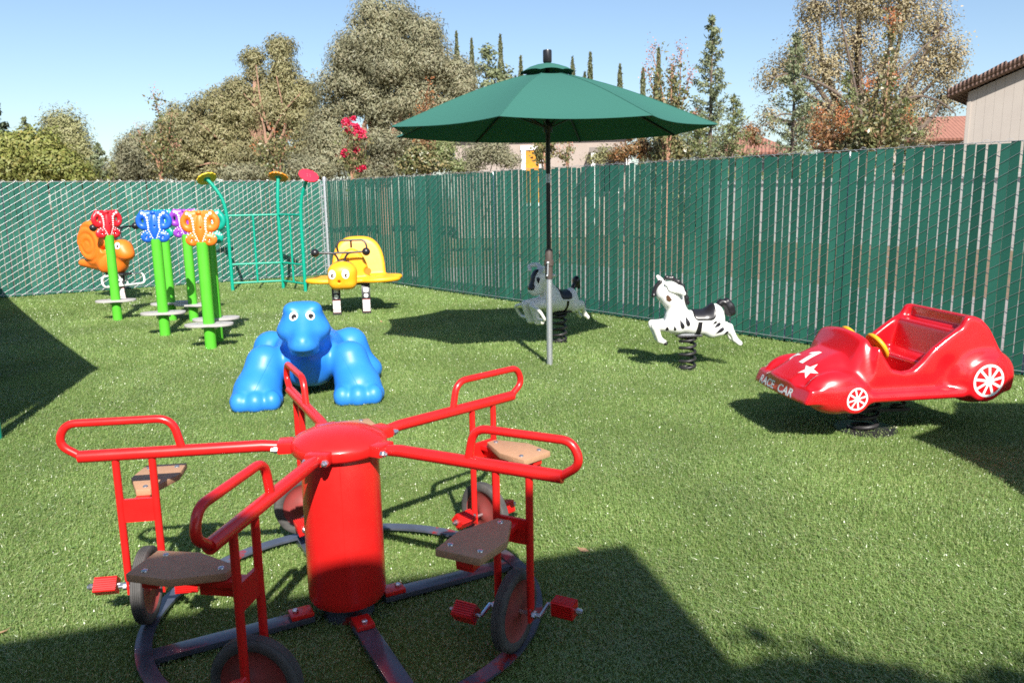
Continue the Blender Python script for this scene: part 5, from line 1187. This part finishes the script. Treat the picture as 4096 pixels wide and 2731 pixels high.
# ================================================================== shade from behind and beside the camera
SAILM = principled('teal_shade_cloth', (0.01, 0.13, 0.10), 0.8, spec=0.2)
ss = thing('shade_sail', 'teal shade sail on posts left of view, its pointed shadow lying on the turf', 'shade sail', (-6.5, 6.0, 0))
c4 = [Vector(q) for q in ((-3.52, 5.20, 2.0), (-9.2, 12.5, 2.15), (-12.0, 5.5, 2.2), (-2.72, 0.95, 2.1))]
og = Vector((-6.5, 6.0, 0)); n = 14; V = []
for i in range(n + 1):
    for j in range(n + 1):
        u, v = i / n, j / n; p = c4[0] * (1 - u) * (1 - v) + c4[1] * u * (1 - v) + c4[2] * u * v + c4[3] * (1 - u) * v
        cen = (c4[0] + c4[1] + c4[2] + c4[3]) / 4; e = max(4 * u * (1 - u) * (1 if v in (0, 1) else 0), 4 * v * (1 - v) * (1 if u in (0, 1) else 0))
        p = p + (cen - p) * 0.025 * e - Vector((0, 0, .12 * 16 * u * (1 - u) * v * (1 - v))); V.append(tuple(p - og))
Fc = [(i * (n + 1) + j, (i + 1) * (n + 1) + j, (i + 1) * (n + 1) + j + 1, i * (n + 1) + j + 1) for i in range(n) for j in range(n)]
obj('cloth', [(V, Fc)], SAILM, ss)
for q, zz in ((c4[0] + Vector((-.085, .06, 0)), 2.02), (c4[2] + Vector((-.1, 0, 0)), 2.3), (c4[3] + Vector((.1, -.1, 0)), 2.2)):
    obj('post', [lathe([(.05, 0), (.05, zz)], 16, (q.x - og.x, q.y - og.y, 0))], TEALP, ss)
hb_ = thing('yard_building', 'pale building behind the camera, its roof shading the near turf', 'building', (1.59, -1.28, 0), R(17))
H4 = 4.0
obj('wall', [box((-6.3, -4.3, 1.9), (11.6, 7.4, 3.8))], STUCCO, hb_, False)
obj('roof', [([(0, 0, H4 - .14), (-14, 0, H4 - .14), (-14, -9, H4 - .14), (-.6, -9, H4 - .14), (0, 0, H4), (-14, 0, H4), (-14, -9, H4), (-.6, -9, H4), (-4, -4.5, H4 + 1.6), (-10, -4.5, H4 + 1.6)],
             [(0, 3, 2, 1), (0, 1, 5, 4), (1, 2, 6, 5), (2, 3, 7, 6), (3, 0, 4, 7), (4, 5, 9, 8), (6, 7, 8, 9), (5, 6, 9), (7, 4, 8)])], TERRA, hb_, False)
kt = thing('leafy_tree', 'leafy tree behind the camera, its ragged shadow falling along the bottom right', 'tree', (2.38, -2.50, 0))
obj('trunk', [tube([(0, 0, -.05), (.05, 0, 1.5), (0, 0, 3)], [.1, .08, .05], 8)], BARK, kt)
P = []
for cx, cy, cz, r in ((-.3, .0, 3.55, .5), (-1.0, .1, 3.45, .45), (.5, 0, 3.3, .6), (1.2, .0, 3.1, .6), (0, -.8, 3.4, .8), (.8, -.8, 3.2, .8), (1.9, 0, 2.9, .5)):
    P.append(np.array((cx, cy, cz)) + np.clip(rng.normal(0, r * .40, (4600, 3)), -r, r))
leafmesh(np.concatenate(P), .17, .5, .1, 'crown', CML, kt)

# ---- a few dry leaves blown onto the turf
DRY = principled('dry_leaf_brown', (0.42, 0.26, 0.15), 0.7, var=(30, (0.30, 0.17, 0.09)))
for px, py, lab in ((8, 1462, 'curled dry leaf at the bottom left edge of the turf'), (876, 742, 'pale dry leaf on the turf between the green posts and the dinosaur'), (1340, 1272, 'tiny dry leaf in the sun just above the near roof shadow'), (632, 1110, 'small dry leaf on the turf beside the dinosaur paws'), (530, 742, 'pale dry leaf on the turf near the climbing frame')):
    q = ground(px, py); a = random.uniform(0, 6)
    o = obj('dry_leaf', [([(-.028, 0, .012), (-.01, -.012, .02), (.012, -.010, .022), (.03, 0, .03), (.012, .011, .016), (-.01, .013, .015), (0, 0, .013)], [(0, 1, 6), (1, 2, 6), (2, 3, 6), (3, 4, 6), (4, 5, 6), (5, 0, 6)])], DRY)
    o.location = (q.x, q.y, 0.004); o.rotation_euler = (0, 0, a); tag(o, lab, 'leaf')
